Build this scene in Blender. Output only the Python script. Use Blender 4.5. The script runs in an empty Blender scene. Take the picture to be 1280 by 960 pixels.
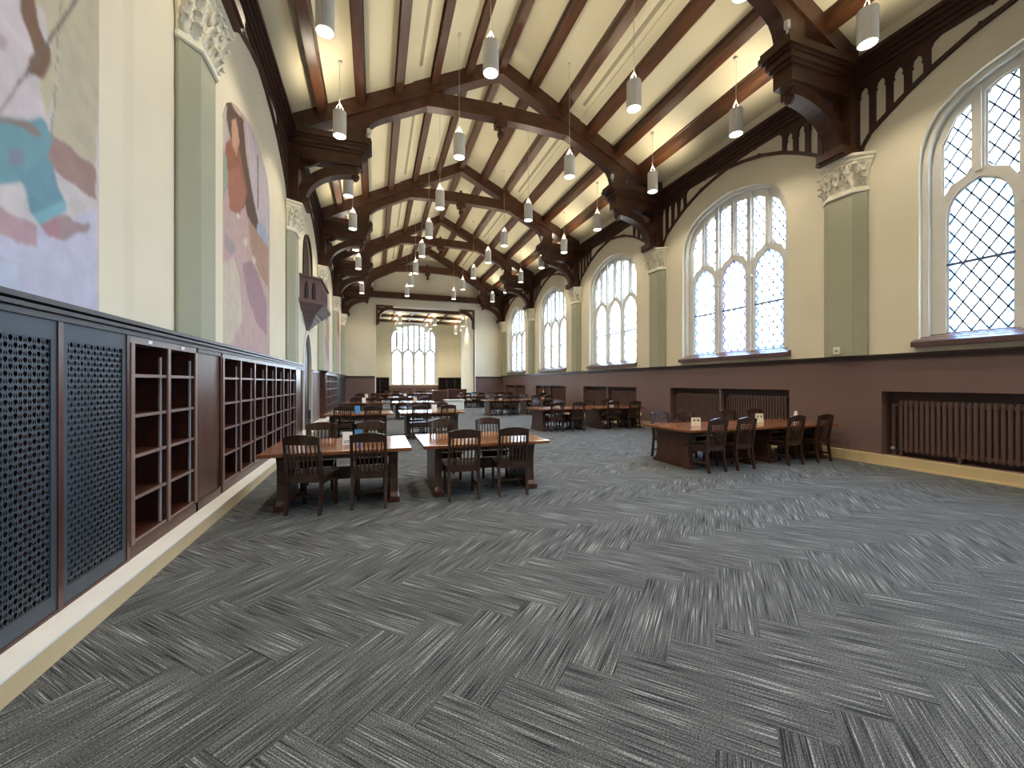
import bpy, math, random
import numpy as np
from mathutils import Vector, Matrix
from mathutils.geometry import tessellate_polygon
R = math.radians
random.seed(7)
SC = bpy.context.scene
COL = SC.collection
PI = math.pi

# ---------------------------------------------------------------- camera, sky, exposure
cam_d = bpy.data.cameras.new('camera')
cam_d.sensor_width = 36.0
cam_d.lens = 512.0 / 1280.0 * 36.0
cam_d.shift_y = -0.0012
cam_d.clip_start = 0.05
cam = bpy.data.objects.new('camera', cam_d)
COL.objects.link(cam)
cam.location = (0, 0, 1.6)
cam.rotation_euler = (R(90), 0, -math.atan(171.8 / 512.0))
SC.camera = cam

world = bpy.data.worlds.new('sky')
SC.world = world
world.use_nodes = True
wn = world.node_tree.nodes
wl = world.node_tree.links
bgn = wn['Background']
tcw = wn.new('ShaderNodeTexCoord')
sepw = wn.new('ShaderNodeSeparateXYZ')
rampw = wn.new('ShaderNodeValToRGB')
wl.new(tcw.outputs['Generated'], sepw.inputs[0])
wl.new(sepw.outputs['Z'], rampw.inputs[0])
cr = rampw.color_ramp
cr.elements[0].position = 0.0; cr.elements[0].color = (0.42, 0.43, 0.42, 1)
cr.elements[1].position = 0.02; cr.elements[1].color = (0.76, 0.88, 1.0, 1)
e = cr.elements.new(0.22); e.color = (0.68, 0.84, 1.0, 1)
e = cr.elements.new(0.55); e.color = (0.50, 0.73, 1.0, 1)
wl.new(rampw.outputs[0], bgn.inputs[0])
bgn.inputs[1].default_value = 6.2

SC.view_settings.view_transform = 'Standard'
SC.view_settings.look = 'None'
SC.view_settings.gamma = 1.0
SC.view_settings.use_curve_mapping = False
SC.view_settings.exposure = 1.62
LAMP_DOWN, LAMP_UP = 64.0, 30.0

# ---------------------------------------------------------------- materials
def s2l(c):
    c = c / 255.0
    return c / 12.92 if c <= 0.04045 else ((c + 0.055) / 1.055) ** 2.4
def rgb(r, g, b):
    return (s2l(r), s2l(g), s2l(b), 1.0)
MT = {}
def mat(name, col, rough=0.6, var=0.0, scale=(4, 4, 4), metal=0.0, bump=0.0, col2=None, detail=3.0, spec=0.5, coords='Object'):
    m = bpy.data.materials.new(name)
    m.use_nodes = True
    nt = m.node_tree
    b = nt.nodes['Principled BSDF']
    b.inputs['Roughness'].default_value = rough
    b.inputs['Metallic'].default_value = metal
    b.inputs['Specular IOR Level'].default_value = spec
    if var or col2:
        tc = nt.nodes.new('ShaderNodeTexCoord')
        mp = nt.nodes.new('ShaderNodeMapping')
        mp.inputs['Scale'].default_value = scale
        nz = nt.nodes.new('ShaderNodeTexNoise')
        nz.inputs['Scale'].default_value = 1.0
        nz.inputs['Detail'].default_value = detail
        rp = nt.nodes.new('ShaderNodeValToRGB')
        if col2 is None:
            c1 = tuple(x * (1 - var) for x in col[:3]) + (1,)
            c2 = tuple(min(1, x * (1 + var)) for x in col[:3]) + (1,)
        else:
            c1, c2 = col, col2
        rp.color_ramp.elements[0].position = 0.3; rp.color_ramp.elements[0].color = c1
        rp.color_ramp.elements[1].position = 0.7; rp.color_ramp.elements[1].color = c2
        nt.links.new(tc.outputs[coords], mp.inputs[0])
        nt.links.new(mp.outputs[0], nz.inputs['Vector'])
        nt.links.new(nz.outputs[0], rp.inputs[0])
        nt.links.new(rp.outputs[0], b.inputs['Base Color'])
        if bump:
            bp = nt.nodes.new('ShaderNodeBump')
            bp.inputs['Strength'].default_value = bump
            bp.inputs['Distance'].default_value = 0.02
            nt.links.new(nz.outputs[0], bp.inputs['Height'])
            nt.links.new(bp.outputs[0], b.inputs['Normal'])
    else:
        b.inputs['Base Color'].default_value = col
    MT[name] = m
    return m
mat('cream_wall', rgb(226, 219, 199), 0.75, 0.03, (1, 1, 1))
mat('cream_ceiling', rgb(214, 206, 178), 0.7, 0.02, (1, 1, 1))
mat('mauve_wall', rgb(116, 93, 90), 0.5, 0.04, (2, 2, 2))
mat('sage', rgb(164, 167, 147), 0.7, 0.04, (2, 2, 2))
mat('plaster_white', rgb(232, 228, 212), 0.65, 0.05, (9, 9, 9), bump=0.15)
mat('stone_white', rgb(222, 220, 214), 0.55, 0.03, (5, 5, 5))
mat('marble_lit', rgb(236, 238, 242), 0.35, 0.05, (3, 3, 3))  # marble; bluish white also holds window light on the plinth top
mat('tan', rgb(206, 186, 148), 0.5, 0.06, (3, 3, 3))
mat('roof_wood', rgb(66, 38, 22), 0.38, col2=rgb(94, 58, 34), scale=(9, 1.2, 9), bump=0.1)
mat('truss_wood', rgb(60, 35, 23), 0.42, col2=rgb(84, 51, 34), scale=(3, 6, 6), bump=0.1)
mat('sill_wood', rgb(92, 68, 70), 0.35, 0.1, (3, 3, 3))
mat('plate_wood', rgb(54, 33, 28), 0.45, col2=rgb(72, 46, 38), scale=(6, 2, 6), bump=0.1)
mat('dark_trim', rgb(48, 28, 24), 0.35, 0.2, (2, 6, 6))
mat('case_wood', rgb(58, 30, 24), 0.35, col2=rgb(82, 46, 36), scale=(12, 12, 1.2), bump=0.05)
mat('case_panel', rgb(72, 45, 38), 0.28, col2=rgb(96, 63, 53), scale=(14, 14, 1.0), bump=0.03)
mat('case_edge_glint', rgb(132, 110, 104), 0.3, 0.08, (6, 6, 6))  # pale tone puts the window glint on case edges into colour
mat('recess_shade', rgb(20, 11, 11), 0.7, 0.2, (6, 6, 1))  # near-black brown paints in the shade inside the cases
mat('grille', rgb(62, 70, 80), 0.45, 0.1, (3, 3, 3), metal=0.1)
mat('dark', rgb(14, 13, 15), 0.9)
mat('steel', rgb(150, 152, 160), 0.4, metal=0.1)
mat('table_top', rgb(112, 66, 40), 0.16, col2=rgb(142, 90, 56), scale=(1.2, 16, 16), bump=0.01)
mat('table_wood', rgb(58, 33, 24), 0.32, col2=rgb(82, 50, 36), scale=(14, 14, 1.5), bump=0.03)
mat('chair_wood', rgb(48, 32, 26), 0.25, col2=rgb(68, 46, 37), scale=(18, 18, 2), bump=0.03)
mat('radiator_paint', rgb(94, 71, 68), 0.45, 0.06, (6, 6, 2))
mat('niche_paint', rgb(92, 70, 68), 0.6)
mat('lamp_white', rgb(238, 238, 236), 0.5)
mat('wire', rgb(200, 196, 184), 0.5)
mat('lead_glare', rgb(88, 108, 136), 0.5)  # blue tone paints window glare onto the lead
mat('door_wood', rgb(58, 30, 26), 0.4, 0.25, (8, 8, 1))
mat('balcony_wood', rgb(92, 60, 56), 0.45, 0.1, (4, 4, 2))
mat('balcony_stone', rgb(112, 96, 96), 0.55, 0.1, (4, 4, 4))
mat('white_paint', rgb(236, 234, 228), 0.5)
mat('card_white', rgb(238, 240, 244), 0.5)
mat('card_cream', rgb(226, 214, 188), 0.5)
mat('card_blue', rgb(64, 140, 206), 0.45)
mat('print_dark', rgb(40, 44, 54), 0.6)
mat('print_blue', rgb(60, 72, 130), 0.6)
mat('blue_plastic', rgb(62, 72, 104), 0.4)
mat('skin', rgb(204, 158, 132), 0.55)
mat('hair', rgb(24, 18, 18), 0.5)
mat('cloth_dark', rgb(28, 28, 36), 0.8)
mat('plastic_white', rgb(228, 226, 216), 0.4)
mat('plastic_black', rgb(24, 24, 26), 0.4)
mat('counter_white', rgb(226, 230, 226), 0.4)
mat('slot_grey', rgb(150, 142, 118), 0.6)

def glass(name, tint, mixf=0.05):
    m = bpy.data.materials.new(name); m.use_nodes = True
    nt = m.node_tree; nt.nodes.clear()
    out = nt.nodes.new('ShaderNodeOutputMaterial')
    t = nt.nodes.new('ShaderNodeBsdfTransparent'); t.inputs[0].default_value = tint
    g = nt.nodes.new('ShaderNodeBsdfGlossy'); g.inputs['Roughness'].default_value = 0.1
    mx = nt.nodes.new('ShaderNodeMixShader'); mx.inputs[0].default_value = mixf
    nt.links.new(t.outputs[0], mx.inputs[1]); nt.links.new(g.outputs[0], mx.inputs[2])
    nt.links.new(mx.outputs[0], out.inputs[0])
    MT[name] = m
glass('glass_clear', (0.93, 0.97, 1.0, 1))
glass('glass_violet', (0.46, 0.40, 0.86, 1))
glass('glass_blue', (0.42, 0.62, 0.92, 1))

def emit(name, col, s):
    m = bpy.data.materials.new(name); m.use_nodes = True
    nt = m.node_tree; nt.nodes.clear()
    out = nt.nodes.new('ShaderNodeOutputMaterial')
    em = nt.nodes.new('ShaderNodeEmission'); em.inputs[0].default_value = col; em.inputs[1].default_value = s
    nt.links.new(em.outputs[0], out.inputs[0]); MT[name] = m
emit('lamp_glow', (1.0, 0.88, 0.66, 1), 6.0)

def carpet_material():
    m = bpy.data.materials.new('carpet'); m.use_nodes = True
    nt = m.node_tree; N = nt.nodes; L = nt.links
    b = N['Principled BSDF']; b.inputs['Roughness'].default_value = 0.92; b.inputs['Specular IOR Level'].default_value = 0.25
    tc = N.new('ShaderNodeTexCoord'); oi = N.new('ShaderNodeObjectInfo')
    off = N.new('ShaderNodeVectorMath'); off.operation = 'SCALE'; off.inputs[0].default_value = (37.0, 53.0, 0); L.new(oi.outputs['Random'], off.inputs['Scale'])
    add = N.new('ShaderNodeVectorMath'); add.operation = 'ADD'; L.new(tc.outputs['UV'], add.inputs[0]); L.new(off.outputs[0], add.inputs[1])
    def nz(sx, sy, det):
        mp = N.new('ShaderNodeMapping'); mp.inputs['Scale'].default_value = (sx, sy, 1); L.new(add.outputs[0], mp.inputs[0])
        t = N.new('ShaderNodeTexNoise'); t.noise_dimensions = '2D'; t.inputs['Scale'].default_value = 1; t.inputs['Detail'].default_value = det
        L.new(mp.outputs[0], t.inputs['Vector']); return t
    a = nz(2.2, 125, 2.0); c = nz(120, 210, 1.0); d = nz(1.2, 4, 1.0)
    r1 = N.new('ShaderNodeValToRGB'); L.new(a.outputs[0], r1.inputs[0])
    el = r1.color_ramp.elements
    el[0].position = 0.27; el[0].color = rgb(26, 29, 35)
    el[1].position = 0.76; el[1].color = rgb(172, 177, 186)
    for p, k in ((0.38, 70), (0.45, 88), (0.58, 97), (0.66, 116)):
        x = el.new(p); x.color = rgb(k - 3, k + 1, k + 7)
    r2 = N.new('ShaderNodeValToRGB'); L.new(c.outputs[0], r2.inputs[0])
    r2.color_ramp.elements[0].position = 0.32; r2.color_ramp.elements[0].color = (0.42, 0.42, 0.42, 1)
    r2.color_ramp.elements[1].position = 0.68; r2.color_ramp.elements[1].color = (1.55, 1.55, 1.55, 1)
    mx = N.new('ShaderNodeMixRGB'); mx.blend_type = 'MULTIPLY'; mx.inputs[0].default_value = 1.0
    L.new(r1.outputs[0], mx.inputs[1]); L.new(r2.outputs[0], mx.inputs[2])
    r3 = N.new('ShaderNodeValToRGB'); L.new(d.outputs[0], r3.inputs[0])
    r3.color_ramp.elements[0].position = 0.3; r3.color_ramp.elements[0].color = (0.82, 0.82, 0.82, 1)
    r3.color_ramp.elements[1].position = 0.7; r3.color_ramp.elements[1].color = (1.12, 1.12, 1.12, 1)
    my = N.new('ShaderNodeMixRGB'); my.blend_type = 'MULTIPLY'; my.inputs[0].default_value = 1.0
    L.new(mx.outputs[0], my.inputs[1]); L.new(r3.outputs[0], my.inputs[2])
    L.new(my.outputs[0], b.inputs['Base Color'])
    bp = N.new('ShaderNodeBump'); bp.inputs['Strength'].default_value = 0.5; bp.inputs['Distance'].default_value = 0.004
    L.new(c.outputs[0], bp.inputs['Height']); L.new(bp.outputs[0], b.inputs['Normal'])
    MT['carpet'] = m
carpet_material()

def paint_material():
    m = bpy.data.materials.new('mural_paint'); m.use_nodes = True
    nt = m.node_tree; b = nt.nodes['Principled BSDF']; b.inputs['Roughness'].default_value = 0.8
    a = nt.nodes.new('ShaderNodeVertexColor'); a.layer_name = 'paint'
    tc = nt.nodes.new('ShaderNodeTexCoord'); nz = nt.nodes.new('ShaderNodeTexNoise')
    nz.inputs['Scale'].default_value = 7; nz.inputs['Detail'].default_value = 6
    rp = nt.nodes.new('ShaderNodeValToRGB')
    rp.color_ramp.elements[0].position = 0.3; rp.color_ramp.elements[0].color = (0.90, 0.90, 0.91, 1)
    rp.color_ramp.elements[1].position = 0.7; rp.color_ramp.elements[1].color = (1.06, 1.05, 1.04, 1)
    mx = nt.nodes.new('ShaderNodeMixRGB'); mx.blend_type = 'MULTIPLY'; mx.inputs[0].default_value = 1
    nt.links.new(tc.outputs['Object'], nz.inputs['Vector']); nt.links.new(nz.outputs[0], rp.inputs[0])
    nt.links.new(a.outputs[0], mx.inputs[1]); nt.links.new(rp.outputs[0], mx.inputs[2])
    nt.links.new(mx.outputs[0], b.inputs['Base Color']); MT['mural_paint'] = m
paint_material()

# ---------------------------------------------------------------- mesh helpers
class M:
    def __init__(s): s.v = []; s.f = []
    def add(s, v, f):
        n = len(s.v); s.v += [tuple(p) for p in v]; s.f += [tuple(i + n for i in q) for q in f]; return s
    def box(s, x0, x1, y0, y1, z0, z1):
        if x0 > x1: x0, x1 = x1, x0
        if y0 > y1: y0, y1 = y1, y0
        if z0 > z1: z0, z1 = z1, z0
        v = [(x, y, z) for z in (z0, z1) for y in (y0, y1) for x in (x0, x1)]
        return s.add(v, [(0, 2, 3, 1), (4, 5, 7, 6), (0, 1, 5, 4), (2, 6, 7, 3), (0, 4, 6, 2), (1, 3, 7, 5)])
    def prism(s, poly, lo, hi, fn, holes=()):
        """poly (a,b) with holes, extruded lo..hi along the third axis; fn(a,b,c) gives xyz."""
        loops = [list(poly)] + [list(h) for h in holes]
        ar = sum(loops[0][i - 1][0] * loops[0][i][1] - loops[0][i][0] * loops[0][i - 1][1] for i in range(len(loops[0])))
        if ar < 0: loops[0].reverse()
        for h in loops[1:]:
            ah = sum(h[i - 1][0] * h[i][1] - h[i][0] * h[i - 1][1] for i in range(len(h)))
            if ah > 0: h.reverse()
        flat = [p for l in loops for p in l]
        tri = tessellate_polygon([[Vector((p[0], p[1], 0)) for p in l] for l in loops])
        n = len(flat)
        v = [fn(a, b, lo) for a, b in flat] + [fn(a, b, hi) for a, b in flat]
        f = []
        if len(loops) == 1 and len(poly) <= 4:
            f += [tuple(range(n - 1, -1, -1)), tuple(range(n, 2 * n))]
        else:
            for t in tri:
                a, b, c = t
                A, B, C = flat[a], flat[b], flat[c]
                if (B[0] - A[0]) * (C[1] - A[1]) - (C[0] - A[0]) * (B[1] - A[1]) < 0: a, c = c, a
                f.append((a + n, b + n, c + n)); f.append((c, b, a))
        k = 0
        for l in loops:
            m = len(l)
            for i in range(m):
                j = (i + 1) % m
                f.append((k + i, k + j, k + j + n, k + i + n))
            k += m
        return s.add(v, f)
    def lathe(s, prof, cx, cy, n=10):
        v = []; f = []
        for r, z in prof:
            for i in range(n):
                a = 2 * PI * i / n; v.append((cx + r * math.cos(a), cy + r * math.sin(a), z))
        for k in range(len(prof) - 1):
            for i in range(n):
                j = (i + 1) % n
                f.append((k * n + i, k * n + j, (k + 1) * n + j, (k + 1) * n + i))
        f.append(tuple(range(n - 1, -1, -1))); f.append(tuple((len(prof) - 1) * n + i for i in range(n)))
        return s.add(v, f)
    def bar(s, p, q, r, n=4, up=(0, 0, 1), r2=None):
        p = Vector(p); q = Vector(q); d = (q - p).normalized()
        u = Vector(up)
        if abs(d.dot(u)) > 0.95: u = Vector((1, 0, 0))
        a = d.cross(u).normalized(); b = a.cross(d)
        r2 = r if r2 is None else r2
        v = []
        for c in (p, q):
            for i in range(n):
                t = 2 * PI * (i + 0.5) / n
                v.append(c + a * (r * math.cos(t)) + b * (r2 * math.sin(t)))
        f = [(i, (i + 1) % n, (i + 1) % n + n, i + n) for i in range(n)]
        f += [tuple(range(n - 1, -1, -1)), tuple(range(n, 2 * n))]
        return s.add(v, f)
    def loft(s, rings, cap=True):
        n = len(rings[0]); v = [p for r in rings for p in r]; f = []
        for k in range(len(rings) - 1):
            for i in range(n):
                j = (i + 1) % n
                f.append((k * n + i, k * n + j, (k + 1) * n + j, (k + 1) * n + i))
        if cap:
            f.append(tuple(range(n - 1, -1, -1))); f.append(tuple((len(rings) - 1) * n + i for i in range(n)))
        return s.add(v, f)

XZ = lambda a, b, c: (a, c, b)       # polygon in X,Z extruded along Y
YZ = lambda a, b, c: (c, a, b)       # polygon in Y,Z extruded along X
XY = lambda a, b, c: (a, b, c)

def mesh(name, m, smooth=False):
    me = bpy.data.meshes.new(name)
    me.from_pydata([tuple(p) for p in m.v], [], m.f)
    me.validate(); 
    if smooth:
        me.polygons.foreach_set('use_smooth', [True] * len(me.polygons))
    me.update()
    return me
import bmesh
def fixn(me):
    bm = bmesh.new(); bm.from_mesh(me); bmesh.ops.recalc_face_normals(bm, faces=bm.faces); bm.to_mesh(me); bm.free()
ROOTLOC = {}
def obj(name, m, material, parent=None, smooth=False, local=False):
    me = m if isinstance(m, bpy.types.Mesh) else mesh(name, m, smooth)
    if not isinstance(m, bpy.types.Mesh): fixn(me)
    if material and not me.materials: me.materials.append(MT[material])
    o = bpy.data.objects.new(name, me); COL.objects.link(o)
    if parent is not None:
        o.parent = parent
        if not local and parent.name in ROOTLOC:
            o.location = -ROOTLOC[parent.name]
    return o
def tag(o, label=None, cat=None, group=None, kind=None):
    if label: o['label'] = label
    if cat: o['category'] = cat
    if group: o['group'] = group
    if kind: o['kind'] = kind
    return o
def thing(name, label, cat, loc=(0, 0, 0), rz=0.0, group=None, kind=None):
    o = bpy.data.objects.new(name, None); COL.objects.link(o)
    o.empty_display_size = 0.2
    o.location = loc; o.rotation_euler = (0, 0, rz)
    ROOTLOC[o.name] = Vector(loc)
    return tag(o, label, cat, group, kind)
def struct(name, m, material, label=None):
    o = obj(name, m, material); o['kind'] = 'structure'
    if label: o['label'] = label
    return o
def copy_tree(o, parent=None):
    c = o.copy(); COL.objects.link(c); c.parent = parent
    for ch in list(o.children): copy_tree(ch, c)
    return c

# ---------------------------------------------------------------- main dimensions
XL, XR, XC = -2.12, 9.43, 3.65           # wall faces and centre line
YC = [5.95 + 6.05 * i for i in range(-2, 5)]   # pilaster / truss lines: -6.15 ... 30.15
YB = -6.6                                # rear wall
YE = 30.5                                # end wall
YA = 41.0                                # alcove back wall
HW = XR - XC
ceil_z = lambda off: 11.38 - 0.5 * off
BAYC = [(YC[i] + YC[i + 1]) / 2 for i in range(6)]

def arch_pts(w, zs, h, prof=((1, 0), (0.985, 0.22), (0.94, 0.42), (0.86, 0.60), (0.71, 0.76), (0.54, 0.86), (0.28, 0.95), (0, 1.0))):
    right = [(w * a, zs + h * b) for a, b in prof]
    left = [(-x, z) for x, z in reversed(right[:-1])]
    return right + left                  # from +w round to -w

# ================================================================ FLOOR: slab + herringbone carpet planks
X0F, X1F = XL - 0.5, XR + 0.6
floor = struct('floor', M().box(X0F, X1F, YB - 0.4, YA + 0.4, -0.2, -0.012), 'dark', 'grey carpet floor laid as herringbone planks')
PW, PLEN = 0.25, 1.0
def plank_mesh():
    m = M(); g = 0.0004; h = 0.0
    L_, W_ = PLEN - g, PW - g
    m.add([(g, g, -0.012), (L_, g, -0.012), (L_, W_, -0.012), (g, W_, -0.012), (g, g, h - 0.001), (L_, g, h - 0.001), (L_, W_, h - 0.001), (g, W_, h - 0.001),
           (g + .0008, g + .0008, h), (L_ - .0008, g + .0008, h), (L_ - .0008, W_ - .0008, h), (g + .0008, W_ - .0008, h)],
          [(0, 1, 5, 4), (1, 2, 6, 5), (2, 3, 7, 6), (3, 0, 4, 7), (4, 5, 9, 8), (5, 6, 10, 9), (6, 7, 11, 10), (7, 4, 8, 11), (8, 9, 10, 11)])
    return m
pm = mesh('carpet_plank', plank_mesh())
uvl = pm.uv_layers.new(name='UVMap')
for lp in pm.loops:
    p = pm.vertices[lp.vertex_index].co; uvl.data[lp.index].uv = (p.x, p.y)
pm.materials.append(MT['carpet'])
c45 = math.sqrt(0.5)
def uv2w(u, v):   # plank axes at 45 degrees to the hall
    return (-(u + v) * c45, (u - v) * c45)
planks = []
nn = int(48 / PW)
for y in range(-nn, nn):
    for x in range(-nn, nn):
        mm = (x - y) % 8
        if mm == 0: u, v, rot = x * PW, y * PW, 0.0; cu, cv = u + .5, v + .125
        elif mm == 7: u, v, rot = (x + 1) * PW, y * PW, 90.0; cu, cv = u - .125, v + .5
        else: continue
        wx, wy = uv2w(cu, cv)
        if not (XL - 0.3 < wx < XR + 0.3 and YB - 0.2 < wy < YA): continue
        if wy > YE + 0.6 and not (-1.4 < wx < 8.8): continue
        planks.append((u, v, rot, wx, wy))
cps, sps = math.cos(cam.rotation_euler[2]), math.sin(cam.rotation_euler[2])
def plank_rank(p):
    wx, wy = p[3], p[4]
    zc = -wx * sps + wy * cps; xc = wx * cps + wy * sps
    if zc < 0.8 or abs(xc / zc) > 1.42 or 1.6 / zc > 1.35: return -1
    return 1.0 / (zc * zc * zc)
planks.sort(key=plank_rank, reverse=True)
for (u, v, rot, wx, wy) in planks[:300]:
    o = bpy.data.objects.new('carpet_plank', pm); COL.objects.link(o); o.parent = floor
    a = uv2w(u, v); o.location = (a[0], a[1], 0); o.rotation_euler = (0, 0, R(135 + rot))
rest = M(); ruv = []
pv = [tuple(v.co) for v in pm.vertices]; pf = [tuple(p.vertices) for p in pm.polygons]
for (u, v, rot, wx, wy) in planks[300:]:
    a = uv2w(u, v); t = R(135 + rot); ct, st = math.cos(t), math.sin(t)
    r1, r2 = random.random() * 60, random.random() * 60
    rest.add([(a[0] + p[0] * ct - p[1] * st, a[1] + p[0] * st + p[1] * ct, p[2]) for p in pv], pf)
    ruv += [(p[0] + r1, p[1] + r2) for p in pv]
rm = mesh('carpet_planks_beyond', rest)
ul = rm.uv_layers.new(name='UVMap')
li = np.empty(len(rm.loops), dtype=np.int32); rm.loops.foreach_get('vertex_index', li)
ul.data.foreach_set('uv', np.array(ruv, dtype=np.float32)[li].ravel())
rm.materials.append(MT['carpet'])
ro = obj('carpet_planks_beyond', rm, None, floor); ro['kind'] = 'stuff'

# ================================================================ WINDOWS (shapes shared by all)
WW, WSILL, WSPR, WH = 1.69, 2.42, 5.55, 1.31
def outline(w, sill, spr, h):
    return [(w, sill)] + arch_pts(w, spr, h) + [(-w, sill)]
LANCET = ((1, 0), (0.985, 0.22), (0.93, 0.44), (0.80, 0.64), (0.58, 0.80), (0.30, 0.92), (0, 1.02))
def arch_top(d, w, spr, h):
    pts = sorted((x, z) for x, z in arch_pts(w, spr, h))
    for i in range(len(pts) - 1):
        if pts[i][0] <= d <= pts[i + 1][0]:
            t = (d - pts[i][0]) / max(1e-6, pts[i + 1][0] - pts[i][0]); return pts[i][1] + t * (pts[i + 1][1] - pts[i][1])
    return spr
def lights(n, half, sill, lsp, lap, spr, h):
    """n lancets with two upright lights over each; returns (lancets, uppers) as polygons."""
    pitch = 2 * half / n; lw = pitch / 2 - 0.125
    A, B = [], []
    for i in range(n):
        c = -half + pitch * (i + 0.5)
        A.append([(c + lw, sill)] + [(c + x, z) for x, z in arch_pts(lw, lsp, lap - lsp, LANCET)] + [(c - lw, sill)])
        for sgn in (-1, 1):
            ia, ib = 0.075, pitch / 2 - 0.065         # from the apex mullion to the lancet mullion
            zin, zout = lap + 0.15, lsp + 0.36
            top = lambda q: arch_top(c + sgn * q, half + 0.0, spr, h) - 0.12
            ta, tm, tb = top(ia), top((ia + ib) / 2), top(ib)
            B.append([(c + sgn * ia, zin), (c + sgn * (ia + .09), zin - 0.07), (c + sgn * (ib - .12), zout + 0.26), (c + sgn * (ib - .04), zout + 0.10), (c + sgn * ib, zout),
                      (c + sgn * ib, tb - 0.03), (c + sgn * (ia + ib) / 2, max(tm, (ta + tb) / 2 - .01)), (c + sgn * ia, ta - 0.03)])
    return A, B
def ccw(p):
    return p if sum(p[i - 1][0] * p[i][1] - p[i][0] * p[i - 1][1] for i in range(len(p))) > 0 else p[::-1]
def clip(sub, conv):
    """Sutherland-Hodgman: polygon sub inside convex polygon conv."""
    conv = ccw(conv); out = list(sub)
    for i in range(len(conv)):
        a, b = conv[i - 1], conv[i]; inp = out; out = []
        if not inp: return []
        side = lambda p: (b[0] - a[0]) * (p[1] - a[1]) - (b[1] - a[1]) * (p[0] - a[0])
        for j in range(len(inp)):
            p, q = inp[j - 1], inp[j]; sp, sq = side(p), side(q)
            if (sp >= 0) != (sq >= 0):
                t = sp / (sp - sq); out.append((p[0] + t * (q[0] - p[0]), p[1] + t * (q[1] - p[1])))
            if sq >= 0: out.append(q)
    return out
def area(p):
    return abs(sum(p[i - 1][0] * p[i][1] - p[i][0] * p[i - 1][1] for i in range(len(p)))) / 2
def shrink(p, e):
    xs = [q[0] for q in p]; zs = [q[1] for q in p]
    cx, cz = (min(xs) + max(xs)) / 2, (min(zs) + max(zs)) / 2
    kx, kz = 1 - 2 * e / (max(xs) - min(xs)), 1 - 2 * e / (max(zs) - min(zs))
    return [(cx + (x - cx) * kx, cz + (z - cz) * kz) for x, z in p]
def diamonds(poly, dw=0.215, dh=0.335):
    xs = [q[0] for q in poly]; zs = [q[1] for q in poly]
    cx = (min(xs) + max(xs)) / 2; z0 = min(zs); out = []
    nx = int((max(xs) - min(xs)) / dw) + 2; nz = int((max(zs) - z0) / dh) + 2
    for a in range(-2 * nx, 2 * nx):
        for b in range(-1, 2 * nz + 1):
            if (a + b) % 2: continue
            x, z = cx + a * dw / 2, z0 + b * dh / 2
            g = 0.006
            d = [(x + dw / 2 - g, z), (x, z + dh / 2 - g), (x - dw / 2 + g, z), (x, z - dh / 2 + g)]
            q = clip(poly, d)
            if len(q) >= 3 and area(q) > 0.0009: out.append(q)
    return out
def lattice(poly, dw=0.215, dh=0.335, t=0.0085):
    xs = [q[0] for q in poly]; zs = [q[1] for q in poly]
    cx = (min(xs) + max(xs)) / 2; z0, z1 = min(zs), max(zs); out = []
    k = int((z1 - z0) / dh + (max(xs) - min(xs)) / dw) + 3
    for sgn in (-1, 1):
        sl = sgn * dh / dw
        for i in range(-k, 2 * k):
            # strip around the line z = z0 + (i+.5)*dh + sl*(x-cx)
            zc = z0 + (i + 0.5) * dh
            hx = 2.2; tt = t * math.sqrt(1 + sl * sl)
            strip = [(cx - hx, zc - sl * hx - tt), (cx + hx, zc + sl * hx - tt), (cx + hx, zc + sl * hx + tt), (cx - hx, zc - sl * hx + tt)]
            q = clip(poly, strip)
            if len(q) >= 3 and area(q) > 0.0004: out.append(q)
    return out
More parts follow.
